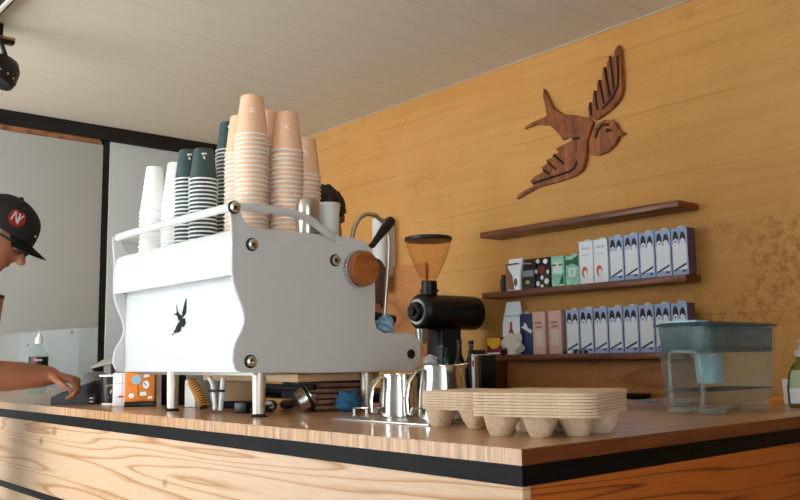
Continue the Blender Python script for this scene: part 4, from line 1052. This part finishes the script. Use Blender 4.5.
def add_hand(mb, wrist, d, n, side, curls, size=1.):
    ch, (palm, s) = hand_verts(wrist, d, n, side, curls, size)
    for pts, rad in ch: mb.tube([tuple(p) for p in pts], [r*size for r in rad], 12); mb.sphere(tuple(pts[-1]), rad[-1]*size, 2)
    d = Vector(d).normalized(); nn = Vector(n); nn = (nn-d*nn.dot(d)).normalized()
    R = []
    for u, hw, th in ((0, .024, .019), (.03, .031, .018), (.06, .039, .016), (.09, .040, .012), (.097, .034, .008)):
        c = Vector(wrist)+d*u*size
        R.append([tuple(c+s*math.cos(2*PI*k/20)*hw*size+nn*math.sin(2*PI*k/20)*th*size) for k in range(20)])
    mb.loft(R)
def limb(mb, pts, rad):
    # smooth the polyline then sweep
    P_ = [Vector(p) for p in pts]; out = []; rr = []
    for i in range(len(P_)-1):
        p0 = P_[max(i-1, 0)]; p1 = P_[i]; p2 = P_[i+1]; p3 = P_[min(i+2, len(P_)-1)]
        for k in range(6):
            u = k/6
            out.append(.5*((2*p1)+(-p0+p2)*u+(2*p0-5*p1+4*p2-p3)*u*u+(-p0+3*p1-3*p2+p3)*u**3)); rr.append(rad[i]*(1-u)+rad[i+1]*u)
    out.append(P_[-1]); rr.append(rad[-1])
    mb.tube([tuple(p) for p in out], rr, 16); mb.sphere(tuple(P_[0]), rad[0]*.98, 2); mb.sphere(tuple(P_[-1]), rad[-1]*.98, 2)
def torso(mb, hip, chest, neckb, side, scale=1., grow=0.):
    hip, chest, neckb = Vector(hip), Vector(chest), Vector(neckb); s = Vector(side).normalized()
    ax = (chest-hip).normalized(); f = s.cross(ax).normalized()
    secs = [(-.10, .150, .095), (-.02, .168, .112), (.10, .150, .105), (.22, .150, .105), (.36, .175, .120), (.46, .178, .112), (.52, .150, .085), (.565, .085, .065)]
    L = (neckb-hip).length; R = []
    for u, a, b in secs:
        tt = u/.565; base = hip.lerp(chest, min(1, max(tt, -.3)/.75)) if tt < .75 else chest.lerp(neckb, (tt-.75)/.25)
        if tt < 0: base = hip+ax*u
        R.append([tuple(base+s*math.cos(2*PI*k/28)*(a*scale+grow)+f*math.sin(2*PI*k/28)*(b*scale+grow)) for k in range(28)])
    mb.loft(R)

def person(label, loc, face, head_c, head_M, hip, chest, neckb, side, armR, armL, handR, handL, legs, skin, shirt, trousers):
    """all points in the person's own frame (z from the floor); arms: shoulder, elbow, wrist"""
    root = thing('person', label, 'person', (loc[0], loc[1], -Z0))
    b = MB(); head_shape(b, head_M)
    hb = head_M @ Vector((-.025, 0, -.085))
    limb(b, [neckb, Vector(neckb).lerp(hb, .5), hb, head_M @ Vector((-.02, 0, -.03))], [.062, .056, .055, .05])
    torso(b, hip, chest, neckb, side)
    for (sh, el, wr) in (armR, armL):
        sh, el, wr = Vector(sh), Vector(el), Vector(wr)
        inner = Vector(chest).lerp(sh, .45)+Vector((0, 0, .04))
        limb(b, [inner, sh, sh.lerp(el, .4), el, el.lerp(wr, .28), el.lerp(wr, .7), wr], [.066, .060, .054, .050, .056, .046, .033])
    for (args) in (handR, handL): add_hand(b, *args)
    for (h_, k_, a_, toe) in legs:
        h_, k_, a_, toe = Vector(h_), Vector(k_), Vector(a_), Vector(toe)
        limb(b, [h_, h_.lerp(k_, .5), k_, k_.lerp(a_, .3), a_], [.088, .078, .056, .058, .040])
        limb(b, [a_+Vector((0, 0, -.03)), a_.lerp(toe, .5)+Vector((0, 0, -.02)), toe], [.038, .036, .028])
    me = remesh(b, .0055, 5); me.name = 'body'; me.materials.clear(); me.materials.append(skin)
    o = bpy.data.objects.new('body', me); COL.objects.link(o); o.parent = root
    # shirt with short sleeves
    c = MB(); torso(c, hip, chest, neckb, side, 1., .012)
    for (sh, el, wr) in (armR, armL):
        sh, el = Vector(sh), Vector(el); inner = Vector(chest).lerp(sh, .45)+Vector((0, 0, .04))
        limb(c, [inner, sh, sh.lerp(el, .42)], [.078, .074, .070])
    ms = remesh(c, .009, 4); ms.name = 'shirt'; ms.materials.clear(); ms.materials.append(shirt)
    o = bpy.data.objects.new('shirt', ms); COL.objects.link(o); o.parent = root
    c = MB()
    for (h_, k_, a_, toe) in legs:
        h_, k_, a_ = Vector(h_), Vector(k_), Vector(a_); limb(c, [Vector(hip).lerp(h_, .6), h_, h_.lerp(k_, .5), k_, k_.lerp(a_, .5), a_+Vector((0, 0, .02))], [.112, .102, .090, .070, .068, .060])
    c.sphere(tuple(Vector(hip)+Vector((0, 0, -.03))), .15, 3, (.85, 1.1, .8) if abs(side[1]) > abs(side[0]) else (1.1, .85, .8))
    mt_ = remesh(c, .009, 4); mt_.name = 'trousers'; mt_.materials.clear(); mt_.materials.append(trousers)
    o = bpy.data.objects.new('trousers', mt_); COL.objects.link(o); o.parent = root
    for (h_, k_, a_, toe) in legs:
        a_, toe = Vector(a_), Vector(toe); d = (toe-a_); d.z = 0; d.normalize(); p = Vector((-d.y, d.x, 0)); R = []
        for u, hw, ht in ((-.085, .030, .075), (-.05, .043, .095), (.03, .045, .085), (.10, .050, .060), (.16, .044, .045), (.19, .025, .03)):
            base = a_+d*u
            R.append([tuple(Vector((base.x, base.y, 0))+p*q*hw+Vector((0, 0, zz*ht))) for q, zz in ((-1, 0), (-1.05, .3), (-.85, .75), (-.4, 1), (.4, 1), (.85, .75), (1.05, .3), (1, 0))])
        MB().loft(R).build('shoe', BLACK, root)
    return root

def headM(c, fx, pitch):
    """head at c looking along the horizontal direction fx, tipped down by pitch"""
    yaw = math.atan2(fx[1], fx[0])
    return Matrix.Translation(c) @ Matrix.Rotation(yaw, 4, 'Z') @ Matrix.Rotation(pitch, 4, 'Y')

# --- customer in the cap (frame origin under the hips)
PX, PY = .60, 3.30
def rel(x, y, z): return Vector((x-PX, y-PY, z+Z0))
hc = rel(.838, 3.050, .568)
fxd = Vector((.86, -.51, 0)).normalized()
HM = headM(hc, fxd, math.radians(31))
side = Vector((-.45, -.89, 0)).normalized()*-1       # towards the man's left
side = Vector((.45, .89, 0)).normalized()
sR = rel(.60, 3.03, .345); sL = rel(.70, 3.33, .345)
wr = rel(1.025, 3.030, .100)
handdir = Vector((.72, -.62, -.16))
P1 = person('man in a black cap and glasses leaning in to tap the payment terminal', (PX, PY), fxd, hc, HM,
    (0, 0, .98), rel(.625, 3.20, .26), rel(.690, 3.135, .425), side,
    (sR, rel(.745, 3.085, .106), wr), (sL, rel(.70, 3.42, .12), rel(.730, 3.23, .265)),
    (wr, handdir, Vector((.1, -.2, -1)), -1, [(.8, 1.1, .8), (.9, 1.2, .8), (1.0, 1.2, .8), (1.1, 1.2, .8)], 1.0),
    (rel(.730, 3.23, .265), Vector((.30, -.75, .30)), Vector((1, .2, 0)), 1, [(.5, .9, .7)]*4, 1.0),
    [((-.04, -.09, .93), (.04, -.10, .50), (-.02, -.11, .08), (.13, -.13, .03)), ((.04, .09, .93), (.10, .10, .50), (.0, .12, .08), (.14, .10, .03))],
    SKIN2, SHIRT, JEANS)
def hp(x, y, z): return HM @ Vector((x, y, z))
# cap: crown, visor, button, badge; local head frame then moved with HM
t = bmesh.new(); bmesh.ops.create_uvsphere(t, u_segments=40, v_segments=24, radius=1)
for v in list(t.verts):
    if v.co.z < -.02: t.verts.remove(v)
for v in t.verts:
    x, y, z = v.co
    v.co = Vector((x*.111+(.006 if x > 0 else -.004), y*.088, .030+z*.118+(.016*max(0, x)**1.5*math.sin(min(1, max(z, 0))*PI))))
bmesh.ops.solidify(t, geom=t.faces[:], thickness=.003)
cp = MB()._merge(t, HM).build('cap_crown', CAPM, P1)
def visor(u, v):
    a = -1.05+2.1*u; r = .108+.070*v*(math.cos(a*.92)**.6 if abs(a) < 1.6 else 0)
    return (HM @ Vector((r*math.cos(a)+.004, .088/.108*min(r, .112)*math.sin(a), .030-.016*v-.022*v*math.sin(a)**2)))
MB().sheet(visor, 24, 8, .004).build('cap_visor', CAPM, cp)
MB().sphere((0, 0, .150), .008, 2, (1, 1, .6), M=HM).build('cap_button', CAPM, cp)
# badge on the right side of the crown
def crown_pt(a, z, off=.001):
    k = math.sqrt(max(0, 1-z*z)); return HM @ Vector(((.111+off)*k*math.cos(a)+.006, (.088+off)*k*math.sin(a), .030+z*(.118+off)))
A0, ZA = -1.16, .46
ap = [(-.95, .2), (-.8, .65), (-.4, .85), (0, .68), (.4, .85), (.8, .65), (.95, .2), (.85, -.35), (.5, -.85), (.2, -.95), (0, -.86), (-.2, -.95), (-.5, -.85), (-.85, -.35)]
def badge(polys, off, m_, nm, parent):
    t = bmesh.new()
    for P_ in polys: t.faces.new([t.verts.new(crown_pt(A0+u*.30, ZA+v*.24, off)) for u, v in P_])
    bmesh.ops.solidify(t, geom=t.faces[:], thickness=.0012)
    bmesh.ops.triangulate(t, faces=t.faces[:]); return MB()._merge(t).build(nm, m_, parent)
bd = badge([ap], .0035, RED, 'apple_badge', cp)
def st(x0, y0, x1, y1, w=.07): return stroke(x0, y0, x1, y1, w)
badge([st(-.5, -.5, -.5, .5), st(-.5, .5, .1, -.5), st(.1, -.5, .1, .5), st(-.05, .55, .25, .05), st(.55, .55, .25, .05), st(.25, .05, .25, -.6)], .0060, CARDW, 'badge_letters', bd)
badge([[(.05, .9), (.2, 1.35), (.35, 1.3), (.15, .85)]], .0035, BROWND, 'badge_stem', bd)
MB().sphere((0, 0, 0), .004, 1, M=Matrix.Translation(crown_pt(-.22, .28, .002))).build('eyelet', CARDW, cp)
# hair below the cap, glasses
t = bmesh.new(); bmesh.ops.create_uvsphere(t, u_segments=40, v_segments=24, radius=1)
for v in list(t.verts):
    if v.co.z > .35 or v.co.z < -.55 or v.co.x > .42-.5*max(0, -v.co.z): t.verts.remove(v)
for v in t.verts: v.co = Vector((v.co.x*.103-.002, v.co.y*.0805, v.co.z*.121))
bmesh.ops.solidify(t, geom=t.faces[:], thickness=.003)
MB()._merge(t, HM).build('hair', HAIRL, P1)
g = MB()
for s in (-1, 1):
    ring = [hp(.104+.004*math.cos(k*PI/8)*0, s*.035+.024*math.cos(2*PI*k/16), .006+.018*math.sin(2*PI*k/16)) for k in range(16)]
    g.tube([tuple(p) for p in ring], .0028, 8, closed=True)
    g.tube([tuple(hp(.103, s*.058, .012)), tuple(hp(.07, s*.080, .014)), tuple(hp(.0, s*.085, .014)), tuple(hp(-.02, s*.084, -.005))], .0035, 8, flat=(.5, 1.2))
g.tube([tuple(hp(.106, .012, .010)), tuple(hp(.108, 0, .013)), tuple(hp(.106, -.012, .010))], .0025, 8)
gl = g.build('glasses_frame', BLACK, P1)
for s in (-1, 1):
    MB().lathe([(.022, -.0008), (.022, .0008)], 20, M=HM @ Matrix.Translation((.104, s*.035, .006)) @ Matrix.Rotation(PI/2, 4, 'Y') @ Matrix.Diagonal((.8, 1.08, 1, 1))).build('lens', mat('dark_lens', (20, 18, 20), .1) if 'dark_lens' not in MATS else MATS['dark_lens'], gl)
    MB().sphere((0, 0, 0), .011, 2, M=HM @ Matrix.Translation((.082, s*.030, .004))).build('eye', CARDW, P1); MB().sphere((0, 0, 0), .006, 2, (.5, 1, 1), M=HM @ Matrix.Translation((.092, s*.030, .004))).build('iris', BROWND, P1)
# kraft cup in his left hand
kc = thing('held_cup', 'brown paper cup with dark lid in the left hand of the man', 'paper cup', (.845, 2.965, .255))
kc.location = (.828, 3.030, Z0+.268)
MB().lathe([(.026, 0), (.0275, .003), (.036, .088)], 24).build('cup_body', mat('kraft_cup', (150, 100, 66), .6), kc)
MB().lathe([(.038, .0885), (.038, .098), (.034, .101), (.01, .102)], 24).build('lid', BROWND, kc)

# --- barista behind the machine
QX, QY = 2.17, 3.02
def rq(x, y, z): return Vector((x-QX, y-QY, z+Z0))
fq = Vector((-.80, -.60, 0)).normalized()
hq = rq(2.135, 2.975, .752)
HQ = headM(hq, fq, math.radians(30))
sq = Vector((.60, -.80, 0)).normalized()*1.0        # his left
sh_l = rq(2.14+.12, 2.99-.16, .50); sh_r = rq(2.14-.12, 2.99+.16, .50)
P2 = person('person with dark hair bending behind the espresso machine', (QX, QY), fq, hq, HQ,
    (0, 0, 1.0), rq(2.155, 3.0, .40), rq(2.15, 2.99, .605), sq,
    (sh_r, rq(1.93, 3.10, .22), rq(1.82, 2.93, .16)), (sh_l, rq(2.16, 2.72, .22), rq(1.97, 2.62, .16)),
    (rq(1.82, 2.93, .16), Vector((-.5, -.8, -.1)), Vector((0, 0, -1)), 1, [(.4, .6, .5)]*4, 1.0),
    (rq(1.97, 2.62, .16), Vector((-.85, -.4, -.1)), Vector((0, 0, -1)), -1, [(.4, .6, .5)]*4, 1.0),
    [((.05, -.08, .95), (.03, -.09, .5), (.06, -.10, .08), (-.08, -.2, .03)), ((-.05, .08, .95), (-.06, .09, .5), (-.02, .10, .08), (-.16, .0, .03))],
    SKIN, SHIRT2, JEANS)
t = bmesh.new(); bmesh.ops.create_icosphere(t, subdivisions=5, radius=1)
for v in list(t.verts):
    if v.co.z < -.02+.25*min(0, v.co.x) or (v.co.x > .45 and v.co.z < .34): t.verts.remove(v)
for v in t.verts:
    n = 1+.09*noise.noise(v.co*3.2)+.06*noise.noise(v.co*9)+(.10 if v.co.x > .2 else 0)*max(0, v.co.z)
    v.co = Vector((v.co.x*.110*n, v.co.y*.089*n, .006+v.co.z*.132*n))
bmesh.ops.solidify(t, geom=t.faces[:], thickness=.006)
MB()._merge(t, HQ).build('hair', HAIRM, P2)
for s in (-1, 1): MB().sphere((0, 0, 0), .011, 2, M=HQ @ Matrix.Translation((.082, s*.030, .004))).build('eye', CARDW, P2); MB().sphere((0, 0, 0), .0062, 2, (.5, 1, 1), M=HQ @ Matrix.Translation((.092, s*.030, .004))).build('iris', BROWND, P2)

# ---------------------------------------------------------------- light and camera
wld = bpy.data.worlds.new('sky'); sc.world = wld; wld.use_nodes = True
bg = wld.node_tree.nodes['Background']; bg.inputs[0].default_value = (.86, .94, 1.0, 1); bg.inputs[1].default_value = 6.2
def area(name, loc, target, sx_, sy_, power, col):
    l = bpy.data.lights.new(name, 'AREA'); l.shape = 'RECTANGLE'; l.size = sx_; l.size_y = sy_; l.energy = power; l.color = col
    o = bpy.data.objects.new(name, l); COL.objects.link(o); o.location = loc
    o.rotation_euler = (Vector(target)-Vector(loc)).to_track_quat('-Z', 'Y').to_euler(); return o
area('window_daylight', (-1.7, 3.3, Z0+.55), (2.5, 3.0, Z0+.3), 4.2, 1.9, 6, (.93, .97, 1.0))
cam = bpy.data.cameras.new('camera'); co = bpy.data.objects.new('camera', cam); COL.objects.link(co); sc.camera = co
cam.sensor_width = 36; cam.lens = 863.2/800*36; cam.clip_start = .05
yaw, pitch, roll = math.radians(49.333), math.radians(7.1813), math.radians(-.86847)
fw = Vector((math.cos(pitch)*math.cos(yaw), math.cos(pitch)*math.sin(yaw), math.sin(pitch)))
r = Vector((math.sin(yaw), -math.cos(yaw), 0)); u = r.cross(fw)
r2 = math.cos(roll)*r+math.sin(roll)*u; u2 = -math.sin(roll)*r+math.cos(roll)*u
M = Matrix((r2, u2, -fw)).transposed().to_4x4(); M.translation = Vector((0, 0, .14+Z0)); co.matrix_world = M
cam.dof.use_dof = True; cam.dof.focus_distance = 2.1; cam.dof.aperture_fstop = 18

vs = sc.view_settings; vs.view_transform = 'Standard'; vs.look = 'None'; vs.gamma = 1; vs.use_curve_mapping = False; vs.exposure = .5
sc.cycles.use_denoising = True
sc.cycles.max_bounces = 8
sc.cycles.transparent_max_bounces = 16
